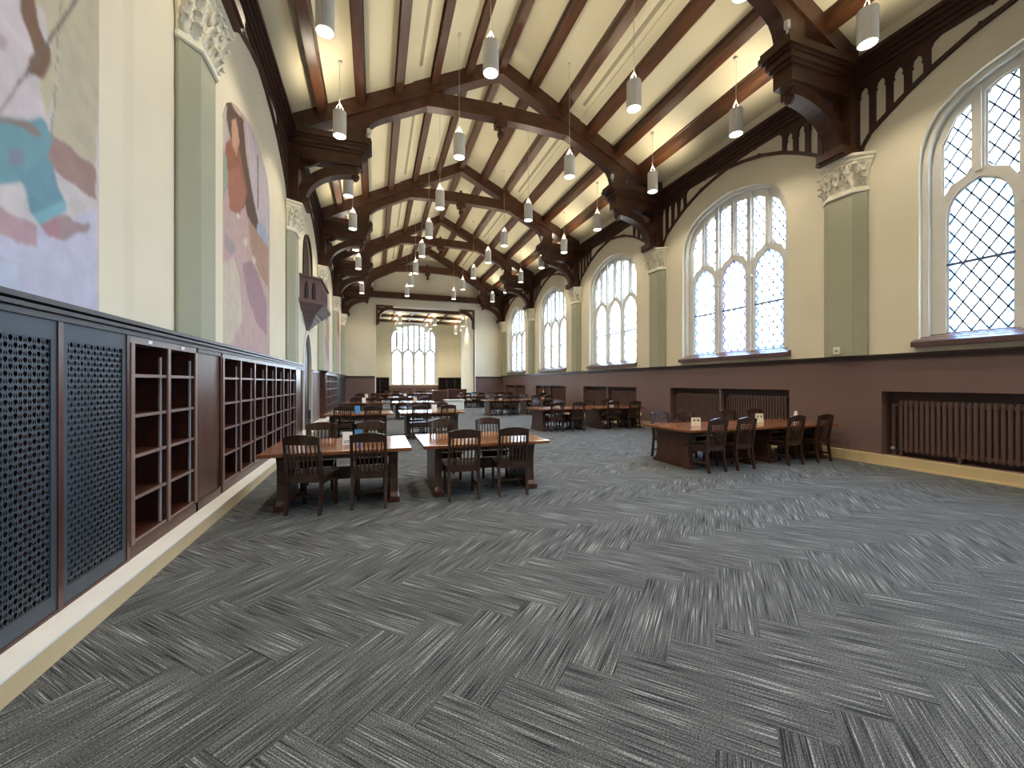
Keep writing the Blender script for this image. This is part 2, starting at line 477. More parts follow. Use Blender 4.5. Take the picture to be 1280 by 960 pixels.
def make_window(name, label, fn, n, half, sill, spr, h, lsp, lap, detail, loc):
    """fn(d, z, depth): depth 0 at the room face of the wall, growing outwards."""
    w = thing(name, None, None, loc, kind='structure'); w['label'] = label
    A, B = lights(n, half - 0.06, sill + 0.05, lsp, lap, spr, h)
    outer = outline(half, sill, spr, h)
    obj('tracery', M().prism(shrink(outer, -0.01), 0.20, 0.30, fn, A + B), 'stone_white', w)
    inner = [shrink(p, 0.03) for p in A + B]
    obj('inner_moulding', M().prism(outer, 0.225, 0.275, fn, inner), 'stone_white', w)
    fr = outline(half + 0.10, sill - 0.02, spr, h + 0.10)
    obj('frame', M().prism(fr, 0.10, 0.20, fn, [outline(half + 0.01, sill + 0.02, spr, h + 0.01)]), 'stone_white', w)
    # outer moulded mullion ribs on the room side
    pitch = 2 * (half - 0.06) / n
    for i in range(1, n):
        c = -half + 0.06 + pitch * i
        t = arch_top(c, half, spr, h)
        obj('mullion', M().prism([(c - 0.055, sill), (c + 0.055, sill), (c + 0.055, t), (c - 0.055, t)], 0.155, 0.21, fn), 'stone_white', w)
        for zz in (lsp, lsp + 1.0):
            if zz < t - 0.3: obj('shaft_ring', M().prism([(c - 0.085, zz), (c + 0.085, zz), (c + 0.085, zz + .05), (c - 0.085, zz + .05)], 0.14, 0.215, fn), 'stone_white', w)
    for i in range(n):
        c = -half + 0.06 + pitch * (i + 0.5)
        t = arch_top(c, half, spr, h)
        obj('mullion', M().prism([(c - 0.045, lap + 0.1), (c + 0.045, lap + 0.1), (c + 0.04, t), (c - 0.04, t)], 0.165, 0.21, fn), 'stone_white', w)
    for k, p in enumerate(A + B):
        q = shrink(p, 0.032)
        lan = k < len(A)
        came = M()
        dw, dh = (0.215, 0.335) if detail else (0.24, 0.36)
        for s_ in lattice(q, dw, dh, 0.0125 if detail else 0.011): came.prism(s_, 0.238, 0.250, fn)
        lt = obj('leaded_light', came, 'lead_glare', w); lt['kind'] = 'stuff'
        if lan:
            xs = [a for a, b in p]; zr = sill + 1.27
            obj('meeting_rail', M().prism([(min(xs), zr - .022), (max(xs), zr - .022), (max(xs), zr + .022), (min(xs), zr + .022)], 0.22, 0.27, fn), 'lead_glare', w)
        if detail:
            for d in diamonds(q, dw, dh): obj('pane', M().prism(d, 0.242, 0.246, fn), 'glass_clear', lt, local=True)
            if lan: obj('border_glass', M().prism(shrink(p, 0.034), 0.252, 0.256, fn, [shrink(p, 0.085)]), 'glass_violet' if k % 2 else 'glass_blue', lt, local=True)
        else:
            obj('pane', M().prism(q, 0.242, 0.246, fn), 'glass_clear', lt, local=True)
    return w
def portal(loc, rot, sx, sz):
    l = bpy.data.lights.new('window_portal', 'AREA'); l.shape = 'RECTANGLE'; l.size = sx; l.size_y = sz
    l.cycles.is_portal = True
    o = bpy.data.objects.new('window_portal', l); COL.objects.link(o); o.location = loc; o.rotation_euler = rot
WB = [BAYC[0], BAYC[1] + 0.02, BAYC[2] + 0.03, BAYC[3] + 0.03, BAYC[4] + 0.03, BAYC[5] + 0.03]  # rear bay window is unseen, included for daylight
names_w = ['unseen in the rear bay', 'facing the first mural', 'facing the second mural', 'facing the balcony', 'facing the fourth bay bookshelves', 'nearest the end wall']
num_w = [7, 1, 2, 3, 4, 5]
for i, yc in enumerate(WB):
    if i == 0: det = False
    fn = (lambda yc: (lambda d, z, t: (XR + t, yc + d, z)))(yc)
    make_window('window_%d' % num_w[i], 'tall three-light leaded tracery window in the window wall, ' + names_w[i], fn, 3, WW, WSILL, WSPR, WH, 4.45, 5.07, i in (1, 2), (XR, yc, WSILL))
    portal((XR + 0.46, yc, 4.6), (0, R(90), 0), 4.6, 3.5)

# ================================================================ WALLS
zc_wall = ceil_z(HW) + 0.1
NICHE = [(yc + 0.3 - 2.085, yc + 0.3 + 2.085) for yc in BAYC]
right_fn = lambda a, b, c: (c, a, b)
wr = struct('wall_right', M().prism([(YB - .3, 2.07), (YE + .3, 2.07), (YE + .3, zc_wall + .1), (YB - .3, zc_wall + .1)], XR, XR + 0.42, right_fn,
            [outline_ for outline_ in [[(d + yc, z) for d, z in outline(WW + 0.10, WSILL - 0.02, WSPR, WH + 0.10)] for yc in WB]]), 'cream_wall', 'cream plaster wall with five tall windows')
obj('wainscot', M().prism([(YB - .3, 0.0), (YE + .3, 0.0), (YE + .3, 2.07), (YB - .3, 2.07)], XR - 0.01, XR + 0.30, right_fn,
    [[(a, 0.205), (b, 0.205), (b, 1.43), (a, 1.43)] for a, b in NICHE]), 'mauve_wall', wr)
obj('niche_back', M().box(XR + 0.28, XR + 0.34, YB, YE, 0.1, 1.6), 'niche_paint', wr)
for a, b in NICHE[1:]:
    obj('niche_post', M().box(XR + 0.0, XR + 0.12, (a + b) / 2 - 0.035, (a + b) / 2 + 0.035, 0.205, 1.43), 'mauve_wall', wr)
tr = M(); tr.box(XR - 0.05, XR, YB, YE, 2.06, 2.12); tr.box(XR - 0.09, XR, YB, YE, 2.12, 2.155)
struct('trim_1', tr, 'dark_trim', 'dark chair rail along the window wall')
br = struct('baseboard_right', M().box(XR - 0.10, XR + 0.30, YB, YE, 0, 0.2), 'tan', 'tan stone baseboard under the radiators')
obj('bead', M().box(XR - 0.125, XR - 0.10, YB, YE, 0, 0.03), 'tan', br)
for yc, nm in zip(WB, range(6)):
    o = M(); o.prism([(XR - 0.12, 2.25), (XR + 0.26, 2.25), (XR + 0.26, 2.50), (XR - 0.08, 2.36), (XR - 0.12, 2.34)], yc - WW - 0.16, yc + WW + 0.16, XZ)
    w = bpy.data.objects['window_%d' % num_w[nm]]
    obj('window_sill', o, 'sill_wood', w)

# ---- left wall
YBAL = BAYC[3] + 0.02
BOOK = [(4.18, 5.49, 2), (6.33, 11.66, 7), (18.75, 23.7, 6)]
door_hole = [(0.80, 0.0)] + arch_pts(0.80, 1.9, 1.32, ((1, 0), (0.97, .25), (0.88, .48), (0.72, .68), (0.48, .85), (0.22, .96), (0, 1.0))) + [(-0.80, 0.0)]
bal_hole = [(0.85, 4.2)] + arch_pts(0.85, 5.3, 1.1) + [(-0.85, 4.2)]
left_fn = lambda a, b, c: (c, a, b)
holes = [[(YBAL + d, max(z, 0.005)) for d, z in door_hole], [(YBAL + d, z) for d, z in bal_hole]] + [[(a, .26), (b, .26), (b, 1.97), (a, 1.97)] for a, b, n in BOOK]
wl_ = struct('wall_left', M().prism([(YB - .3, -0.1), (YE + .3, -0.1), (YE + .3, zc_wall + .1), (YB - .3, zc_wall + .1)], XL - 0.42, XL, left_fn, holes), 'cream_wall', 'cream plaster wall with murals above bookshelves')
for a, b in ((12.66, YBAL - 0.80), (YBAL + 0.80, 18.72)):
    obj('wainscot', M().box(XL, XL + 0.012, a, b, 0.14, 1.99), 'mauve_wall', wl_)
bl = struct('baseboard_left', M().box(XL, -1.73, YB, 14.0, 0, 0.13), 'tan', 'tan stone plinth under the bookshelves')
obj('plinth_cap', M().box(XL, -1.725, YB, 14.0, 0.13, 0.145), 'marble_lit', bl)
obj('plinth_block', M().box(XL, -1.73, YBAL + 1.05, YE, 0, 0.13), 'tan', bl)
obj('plinth_cap', M().box(XL, -1.725, YBAL + 1.045, YE, 0.13, 0.145), 'marble_lit', bl)
tl = M()
for a, b in ((YB, 12.66), (18.5, YE)):
    tl.box(XL - 0.02, -1.885, a, b, 1.99, 2.03); tl.box(XL - .02, -1.85, a, b, 2.03, 2.055); tl.box(XL - .02, -1.90, a, b, 2.055, 2.068); tl.box(XL - .02, -1.83, a, b, 2.068, 2.10)
for a, b in ((12.66, YBAL - 0.8), (YBAL + 0.8, 18.5)):
    tl.box(XL - .02, XL + 0.05, a, b, 1.97, 2.06)
struct('trim_2', tl, 'dark_trim', 'dark moulded cap along the bookshelves')
# door, and a dark panel standing for shade in the upper doorway
dr = struct('door_1', M().box(XL - 0.12, XL - 0.06, YBAL - 0.8, YBAL + 0.8, 0, 3.25), 'door_wood', 'dark wooden door in the pointed arch under the balcony')
for k in range(4):
    obj('door_board', M().box(XL - 0.06, XL - 0.05, YBAL - 0.76 + k * 0.39, YBAL - 0.76 + k * 0.39 + 0.35, 0.1, 3.0), 'door_wood', dr)
obj('door_surround', M().prism([(YBAL + 1.12 * d, z * (1.045 if z > 1 else 1)) for d, z in door_hole], XL + 0.0, XL + 0.035, left_fn, [[(YBAL + d, max(z, 0.004)) for d, z in door_hole]]), 'stone_white', dr)
d2 = struct('doorway_shade', M().box(XL - 0.12, XL - 0.06, YBAL - 0.85, YBAL + 0.85, 4.2, 6.45), 'door_wood', 'dark panel for the shade in the arched balcony opening')
obj('door_surround', M().prism([(YBAL + 1.1 * d, z if z < 4.5 else z + .09) for d, z in bal_hole], XL, XL + 0.05, left_fn, [[(YBAL + d, z + .001) for d, z in bal_hole]]), 'door_wood', d2)

# ---- end wall, rear wall, alcove
AX0, AX1, AZ = 0.10, 7.22, 7.13
gable = [(XL - .4, -0.1), (XR + .4, -0.1), (XR + .4, zc_wall), (XC, ceil_z(0) + 0.1), (XL - .4, zc_wall)]
we = struct('wall_end', M().prism(gable, YE, YE + 0.35, XZ, [[(AX0, -0.05), (AX1, -0.05), (AX1, AZ), (AX0, AZ)]]), 'cream_wall', 'cream end wall with a wide square opening')
for a, b in ((XL, AX0 - .08), (AX1 + .08, XR)):
    obj('wainscot', M().box(a, b, YE - 0.02, YE, 0, 1.98), 'mauve_wall', we)
    obj('rail', M().box(a, b, YE - 0.07, YE, 1.98, 2.07), 'dark_trim', we)
for a, b in ((AX0 - .08, AX0), (AX1, AX1 + .08)):
    obj('corner_bead', M().box(a, b, YE - 0.025, YE + 0.36, 0, 5.7), 'white_paint', we)
obj('tie_beam', M().box(XL, XR, YE - 0.30, YE, 7.62, 8.02), 'truss_wood', we)
struct('wall_rear', M().prism(gable, YB - 0.35, YB, XZ), 'cream_wall')
YP = 35.6
wa = struct('wall_alcove_left', M().box(-1.4, AX0, YE + 0.35, YP, 0, 7.5).box(-1.5, -1.2, YP, YA, 0, 7.5), 'cream_wall')
wb = struct('wall_alcove_right', M().box(AX1, 8.7, YE + 0.35, YP, 0, 7.5).box(8.5, 8.8, YP, YA, 0, 7.5), 'cream_wall')
AW, ASILL, ASPR, AH = 2.20, 1.40, 5.75, 1.6
wc = struct('wall_alcove_back', M().prism([(-1.5, -0.1), (8.8, -0.1), (8.8, 7.6), (-1.5, 7.6)], YA, YA + 0.42, XZ, [[(XC + d, z) for d, z in outline(AW + .1, ASILL - .02, ASPR, AH + .1)]]), 'cream_wall')
fa = lambda d, z, t: (XC + d, YA + t, z)
make_window('window_6', 'four-light leaded tracery window in the back wall of the alcove', fa, 4, AW, ASILL, ASPR, AH, 4.15, 4.75, False, (XC, YA, ASILL))
portal((XC, YA + 0.46, 4.3), (R(-90), 0, 0), 4.5, 6.0)
ca = struct('ceiling_alcove', M().box(-1.5, 8.8, YE + 0.3, YA + 0.3, 7.40, 7.6), 'cream_ceiling')
for y in (33.2, 36.2, 39.2):
    obj('ceiling_beam', M().box(-1.2, 8.5, y - 0.16, y + 0.16, 7.17, 7.40), 'truss_wood', ca)
for x in (1.6, 3.0, 4.4, 5.8):
    for y0 in (33.4, 36.4): obj('ceiling_joist', M().box(x - 0.08, x + 0.08, y0, y0 + 2.6, 7.28, 7.40), 'truss_wood', ca)
obj('lintel_panel', M().box(AX0, AX1, YE + 0.05, YE + 0.3, 7.03, 7.13), 'white_paint', we)
for s in (-1, 1):
    ex = AX0 if s < 0 else AX1
    P = [(0, 7.12), (1.15, 7.12), (1.15, 6.78), (0.95, 6.78)] + [(0.22 + 0.73 * math.cos(t), 6.0 + 0.74 * math.sin(t) if False else 6.05 + 0.73 * math.sin(t)) for t in []]
    arc = [(0.95 - 0.73 * math.sin(t), 6.05 + 0.73 * math.cos(t)) for t in [i * PI / 16 for i in range(1, 9)]]
    P += arc + [(0.22, 5.75), (0, 5.62)]
    hole = [(0.14, 7.0), (0.62, 7.0), (0.42, 6.90), (0.24, 6.72), (0.14, 6.5)]
    obj('corner_bracket', M().prism([(ex - s * a, b) for a, b in P], YE - 0.08, YE + 0.2, XZ, [[(ex - s * a, b) for a, b in hole]]), 'truss_wood', we)

# ================================================================ CEILING: panels between purlins
ceiling = struct('ceiling', M().prism([(XL - .5, zc_wall + .12), (XC, ceil_z(0) + .12), (XR + .5, zc_wall + .12), (XR + .5, zc_wall + .3), (XC, ceil_z(0) + .35), (XL - .5, zc_wall + .3)], YB - .3, YE + .4, XZ), 'cream_ceiling', 'steep open timber ceiling with cream panels between purlins')
OFFS = [0, 1.0, 2.0, 3.0, 4.0, 4.95, 5.82]
for s in (-1, 1):
    for k in range(6):
        a, b = OFFS[k], OFFS[k + 1]
        me = mesh('ceiling_panel', M().prism([(XC + s * a, ceil_z(a)), (XC + s * b, ceil_z(b)), (XC + s * b, ceil_z(b) + .1), (XC + s * a, ceil_z(a) + .1)], 0, 6.05, XZ)); fixn(me)
        me.materials.append(MT['cream_ceiling'])
        for y in YC[:6]:
            o = obj('ceiling_panel', me, None, ceiling); o.location = (0, y, 0)
    for k in range(1, 6):
        a = OFFS[k]; h = 0.10
        pts = [(a - h, ceil_z(a - h) + .02), (a + h, ceil_z(a + h) + .02), (a + h, ceil_z(a + h) - 0.24), (a - h, ceil_z(a - h) - 0.24)]
        fil = [(a - h - .035, ceil_z(a - h - .035) + .01), (a + h + .035, ceil_z(a + h + .035) + .01), (a + h + .035, ceil_z(a + h + .035) - .05), (a - h - .035, ceil_z(a - h - .035) - .05)]
        me = mesh('purlin', M().prism([(XC + s * p, z) for p, z in pts], 0, 6.05, XZ)); fixn(me); me.materials.append(MT['roof_wood'])
        mf = mesh('fillet', M().prism([(XC + s * p, z) for p, z in fil], 0, 6.05, XZ)); fixn(mf); mf.materials.append(MT['truss_wood'])
        for y in YC[:6]:
            o = obj('purlin', me, None, ceiling); o.location = (0, y, 0)
            obj('fillet', mf, None, o, local=True)
me = mesh('ridge_beam', M().box(XC - .1, XC + .1, 0, 6.05, ceil_z(0) - .34, ceil_z(0))); me.materials.append(MT['roof_wood'])
for y in YC[:6]:
    o = obj('ridge_beam', me, None, ceiling); o.location = (0, y, 0)
for y in YC[1:6]:
    for s in (-1, 1):
        a0, a1 = 2.42, 2.50
        obj('air_slot', M().prism([(XC + s * a0, ceil_z(a0) - .012), (XC + s * a1, ceil_z(a1) - .012), (XC + s * a1, ceil_z(a1)), (XC + s * a0, ceil_z(a0))], y + .7, y + 5.3, XZ), 'slot_grey', ceiling)
        b0, b1 = 2.62, 2.86
        obj('soffit_strip', M().prism([(XC + s * b0, ceil_z(b0) - .03), (XC + s * b1, ceil_z(b1) - .03), (XC + s * b1, ceil_z(b1)), (XC + s * b0, ceil_z(b0))], y + .05, y + 6.0, XZ), 'cream_ceiling', ceiling)

# wall plates + pierced fretwork along both walls
RAIL = [(0.30, 6.20), (0.36, 6.40), (0.48, 6.58), (0.74, 6.76), (1.05, 6.96), (1.41, 7.16), (1.92, 7.37), (2.5, 7.52), (3.025, 7.60)]
def railz(d):
    for i in range(len(RAIL) - 1):
        if RAIL[i][0] <= d <= RAIL[i + 1][0]:
            t = (d - RAIL[i][0]) / (RAIL[i + 1][0] - RAIL[i][0]); return RAIL[i][1] + t * (RAIL[i + 1][1] - RAIL[i][1])
    return RAIL[0][1]
def fret():
    B = 6.05; outer = []
    low = RAIL + [(B - d, z) for d, z in reversed(RAIL[:-1])]
    outer = [(0.20, 6.20)] + low + [(B - 0.20, 6.20), (B - 0.20, 7.9), (0.20, 7.9)]
    hs = []
    for k in range(4):
        a = 0.36 + k * 0.285 - 0.09; b = a + 0.18; c = (a + b) / 2
        h = [(a, railz(a) + .09 + (.08 if k == 0 else 0)), (b, railz(b) + .09), (b, 7.36), (b - .028, 7.39), (b - .012, 7.44), (b - .03, 7.52), (c, 7.57), (a + .03, 7.52), (a + .012, 7.44), (a + .028, 7.39), (a, 7.36)]
        hs.append(h)
    h = [(1.40, railz(1.40) + .09), (2.0, railz(2.0) + .09), (2.03, railz(2.03) + .12), (2.07, railz(2.07) + .09), (2.75, railz(2.75) + .085), (2.78, 7.67), (2.2, 7.70), (2.17, 7.67), (2.13, 7.70), (1.54, 7.70), (1.44, 7.65), (1.40, 7.56)]
    hs.append(h)
    hs += [[(B - a, z) for a, z in q] for q in hs[:5]]
    return outer, hs
fo, fh = fret()
for s, xw, nm, lb in ((-1, XL, 3, 'dark timber wall plate with pierced arcading over the murals'), (1, XR, 4, 'dark timber wall plate with pierced arcading over the windows')):
    w0, w1 = (xw, xw + 0.05) if s < 0 else (xw - 0.05, xw)
    P = M()
    def slab(dep, z0, z1): P.box(*((xw, xw + dep) if s < 0 else (xw - dep, xw)), YB, YE, z0, z1)
    slab(0.09, 7.78, 7.87); slab(0.13, 7.87, 7.97); slab(0.18, 7.97, 8.05); slab(0.23, 8.05, 8.14)
    pl = struct('trim_%d' % nm, P, 'plate_wood', lb)
    me = mesh('fretwork', M().prism(fo, w0, w1, YZ, fh)); fixn(me); me.materials.append(MT['plate_wood'])
    for y in YC[:6]:
        o = obj('fretwork', me, None, pl); o.location = (0, y, 0)

# ================================================================ PILASTERS with leafy capitals
def oct_ring(hw, fw, dep, z, s):
    pts = [(0.013, -hw), (0.04, -hw), (dep, -fw), (dep, fw), (0.04, hw), (0.013, hw)]
    return [(s * 1 * a, b, z) for a, b in pts]
def make_pilaster(s, base_z):
    p = thing('pilaster', 'x', 'column', (0, 0, 0), group='pilasters along the hall walls')
    obj('shaft', M().loft([oct_ring(.42, .23, .19, base_z, s), oct_ring(.42, .23, .19, 5.50, s)]), 'sage', p)
    cap = M().loft([oct_ring(*q, s) for q in ((.43, .235, .205, 5.46), (.45, .25, .225, 5.48), (.45, .25, .225, 5.53), (.42, .23, .195, 5.55), (.425, .235, .20, 5.72), (.45, .26, .24, 5.90), (.50, .30, .30, 6.02), (.50, .30, .30, 6.06), (.53, .32, .33, 6.08), (.53, .32, .33, 6.13), (.56, .35, .37, 6.15), (.56, .35, .37, 6.20))])
    co = obj('capital', cap, 'plaster_white', p)
    leaf = M()            # a lobed acanthus tongue that curls outwards at its tip
    prof = ((-.085, .030, .000), (-.055, .062, .012), (-.035, .044, .020), (-.005, .074, .030), (.020, .052, .042), (.045, .066, .060), (.065, .040, .085), (.062, .018, .108), (.045, .010, .112))
    rings = []
    for z, w, x in prof:
        rings.append([(x, -w, z), (x + .020, -w * .45, z + .006), (x + .010, 0, z), (x + .020, w * .45, z + .006), (x, w, z), (x - .03, w * .5, z - .012), (x - .03, -w * .5, z - .012)])
    leaf.loft(rings)
    lm = mesh('leaf', leaf, True); fixn(lm); lm.materials.append(MT['plaster_white'])
    rnd = random.Random(3)
    spots = []
    for z, dd in ((5.66, 0.0), (5.80, 0.06), (5.95, 0.0), (6.105, .05)):
        for y in (-0.17, 0.0, 0.17):
            spots.append((0.185 + max(0, (z - 5.7)) * 0.30, y + dd * 0.6, z, 0))
        for sg in (-1, 1):
            for q in (0.3, 0.75):
                spots.append((0.03 + 0.16 * (1 - q) + max(0, (z - 5.7)) * .22, sg * (0.24 + 0.19 * q), z, sg * 42))
    for (dx, y, z, a) in spots:
        o = bpy.data.objects.new('leaf', lm); COL.objects.link(o); o.parent = co
        o.location = (s * dx, y, z); o.rotation_euler = (rnd.uniform(-.35, .35), rnd.uniform(-.15, .2), R(a * s) + (PI if s < 0 else 0))
        k = rnd.uniform(0.85, 1.15) if z < 6.05 else 0.45; o.scale = (k, k, k)
    return p
NAMEB = ['rear corner', 'first', 'second', 'third', 'fourth', 'fifth']
for s, xw, bz, side in ((1, XL, 2.10, 'mural wall'), (-1, XR, 2.155, 'window wall')):
    proto = make_pilaster(s, bz)
    for i, y in enumerate(YC[1:]):
        p = proto if i == 0 else copy_tree(proto)
        p.location = (xw, min(y, YE - 0.62), 0)
        p['label'] = 'sage green pilaster with white leafy capital, %s from the %s, %s' % (['rearmost', 'first', 'second', 'third', 'fourth', 'last'][i], 'grille cabinets', side)

# ================================================================ ROOF TRUSSES
def make_truss():
    t = thing('roof_truss', 'x', 'truss', (0, 0, 0), group='dark timber hammer-beam trusses across the hall')
    rb = lambda a: 10.93 - 0.5 * a
    for s in (-1, 1):
        S = lambda P: [(s * a, b) for a, b in P]
        obj('rafter', M().prism(S([(0, ceil_z(0)), (5.80, ceil_z(5.80)), (5.80, rb(5.80)), (0, rb(0))]), -.20, .20, XZ), 'truss_wood', t)
        br_ = [(2.0, rb(2.0) + .05), (4.38, rb(4.38) + .05), (4.38, 8.20), (3.90, 8.20), (3.885, 8.36), (3.84, 8.52), (3.75, 8.67), (3.60, 8.80), (3.40, 8.92), (2.22, 9.50), (2.0, 9.56)]
        obj('arched_brace', M().prism(S(br_), -.14, .14, XZ), 'truss_wood', t)
        hm = M()
        for (o0, hy, z0, z1) in ((3.96, .20, 7.45, 7.76), (3.90, .235, 7.76, 7.84), (3.84, .27, 7.84, 7.95), (3.78, .30, 7.95, 8.02), (3.72, .34, 8.02, 8.12), (3.74, .31, 8.12, 8.20)):
            hm.box(s * o0, s * 5.80, -hy, hy, z0, z1)
        obj('hammer_beam', hm, 'truss_wood', t)
        arc = [(4.10 + 1.26 * math.sin(a), 6.35 + 0.87 * math.cos(a)) for a in [i * PI / 2 / 12 for i in range(13)]]
        arco = [(4.10 + 1.50 * math.sin(a), 6.35 + 1.12 * math.cos(a)) for a in [i * PI / 2 / 12 for i in range(13)]]
        obj('curved_bracket', M().prism(S(arc + arco[::-1]), -.15, .15, XZ), 'truss_wood', t)
        obj('wall_post', M().box(s * 5.52, s * 5.79, -.24, .24, 6.22, 8.5).box(s * 5.26, s * 5.79, -.26, .26, 6.24, 6.40).box(s * 5.30, s * 5.79, -.30, .30, 6.20, 6.26), 'truss_wood', t)
        obj('pendant', M().lathe([(.03, 7.10), (.07, 7.14), (.10, 7.20), (.105, 7.25), (.07, 7.30), (.06, 7.32), (.10, 7.35), (.11, 7.38), (.14, 7.40), (.17, 7.46)], s * 4.14, 0, 10), 'truss_wood', t)
        sp_ = obj('spotlight', M().lathe([(.035, 8.34), (.055, 8.36), (.055, 8.48), (.03, 8.50)], s * 3.80, -.22, 10).box(s * 3.80 - .012, s * 3.80 + .012, -.232, -.208, 8.19, 8.35), 'lamp_white', t)
        obj('spandrel_tracery', M().prism(S([(5.52, 7.40), (5.52, 7.22), (5.36, 7.10), (5.40, 7.28), (5.20, 7.36), (5.05, 7.45), (5.30, 7.45)]), -.05, .05, XZ), 'truss_wood', t)
    col = [(-2.35, 9.50), (-1.2, 9.56), (0, 9.59), (1.2, 9.56), (2.35, 9.50), (2.35, 9.92), (1.2, 9.99), (0, 10.02), (-1.2, 9.99), (-2.35, 9.92)]
    obj('collar_beam', M().prism(col, -.15, .15, XZ), 'truss_wood', t)
    obj('king_drop', M().lathe([(.03, 9.04), (.07, 9.08), (.10, 9.15), (.10, 9.22), (.06, 9.27), (.06, 9.30), (.11, 9.33), (.12, 9.38)], 0, 0, 10).box(-.16, .16, -.16, .16, 9.38, 9.62).box(-.2, -.16, -.06, .06, 9.44, 9.52).box(.16, .2, -.06, .06, 9.44, 9.52), 'truss_wood', t)
    obj('finial_block', M().lathe([(.08, 10.0), (.09, 10.06), (.05, 10.10), (.07, 10.14), (.02, 10.18)], 0, 0, 8), 'truss_wood', t)
    return t
truss = make_truss()
for i, y in enumerate(YC[1:]):
    t = truss if i == 0 else copy_tree(truss)
    t.location = (XC, min(y, YE - 0.35), 0)
    t['label'] = 'dark timber hammer-beam roof truss, %s from the grille cabinets' % ['rearmost one', 'first', 'second', 'third', 'fourth', 'fifth, against the end wall'][i]

# plaster bands that frame the mural beside the first pilaster
for a, b, d in ((4.56, 5.40, 0.03), (6.50, 6.98, 0.03)):
    obj('plaster_band', M().prism([(XL, a), (XL + d, a + .10), (XL + d, b), (XL, b)], 2.10, 6.1, XY), 'cream_wall', wl_)

# ================================================================ MURALS (flat paintings on the wall)
MURAL_A=[
 ((200, 195, 200),[(2.97, 3.61), (4.24, 4.73), (4.16, 1.97), (2.97, 1.85)]),
 ((186, 180, 160),[(3.8, 4.57), (4.26, 5.02), (4.15, 3.34), (3.69, 3.31), (3.74, 3.78)]),
 ((190, 183, 160),[(3.52, 4.31), (3.82, 4.59), (3.72, 3.66), (3.64, 3.38), (3.57, 3.63), (3.65, 3.77), (3.68, 3.89)]),
 ((205, 196, 205),[(2.97, 3.77), (3.39, 4.17), (3.51, 3.74), (3.47, 3.57), (3.65, 3.42), (3.26, 3.19), (2.97, 3.02)]),
 ((180, 165, 170),[(3.27, 3.68), (3.34, 3.7), (3.32, 3.61), (3.26, 3.58)]),
 ((190, 190, 215),[(2.97, 2.39), (3.64, 2.65), (4.16, 2.99), (4.16, 1.97), (2.97, 1.85)]),
 ((188, 198, 222),[(2.97, 2.22), (3.41, 2.34), (3.41, 1.89), (2.97, 1.85)]),
 ((158, 130, 128),[(3.68, 3.31), (4.15, 3.33), (4.15, 3.05), (3.64, 3.08)]),
 ((176, 148, 158),[(2.97, 2.56), (3.26, 2.65), (3.55, 2.63), (3.55, 2.49), (3.26, 2.48), (2.97, 2.43)]),
 ((112, 156, 172),[(2.97, 3.01), (3.53, 3.32), (3.59, 3.37), (3.64, 3.38), (3.69, 3.27), (3.66, 3.17), (3.53, 2.92), (3.26, 2.77), (2.97, 2.64)]),
 ((128, 140, 165),[(3.33, 3.0), (3.43, 3.08), (3.45, 2.99), (3.34, 2.92)]),
 ((140, 125, 120),[(3.26, 3.17), (3.5, 3.29), (3.59, 3.24), (3.54, 3.21), (3.43, 3.21), (3.26, 3.14)]),
 ((108, 148, 168),[(3.42, 2.89), (3.62, 3.14), (3.69, 3.1), (3.74, 3.01), (3.83, 2.85), (3.71, 2.75), (3.58, 2.64), (3.49, 2.71)]),
 ((122, 172, 190),[(3.51, 2.69), (3.82, 2.92), (3.84, 2.85), (3.69, 2.73), (3.58, 2.64)]),
 ((170, 130, 140),[(3.58, 2.64), (3.71, 2.75), (3.82, 2.82), (3.77, 2.7), (3.75, 2.61), (3.65, 2.61)]),
 ((158, 140, 145),[(3.74, 2.76), (3.84, 2.83), (3.91, 2.8), (3.99, 2.8), (4.06, 2.85), (4.09, 2.83), (4.04, 2.75), (3.94, 2.72), (3.85, 2.65), (3.82, 2.62), (3.75, 2.61)]),
 ((120, 92, 76),[(3.39, 4.17), (3.5, 4.28), (3.55, 4.02), (3.62, 3.9), (3.67, 3.87), (3.67, 3.78), (3.61, 3.64), (3.45, 3.57), (3.49, 3.69), (3.54, 3.77), (3.47, 3.85), (3.42, 3.93)]),
 ((110, 100, 98),[(3.24, 3.16), (3.25, 3.16), (3.64, 3.88), (4.03, 4.62), (3.98, 4.58), (3.61, 3.87)]),
 ((120, 120, 110),[(3.79, 4.56), (3.8, 4.57), (3.69, 3.32), (3.68, 3.31)]),
]
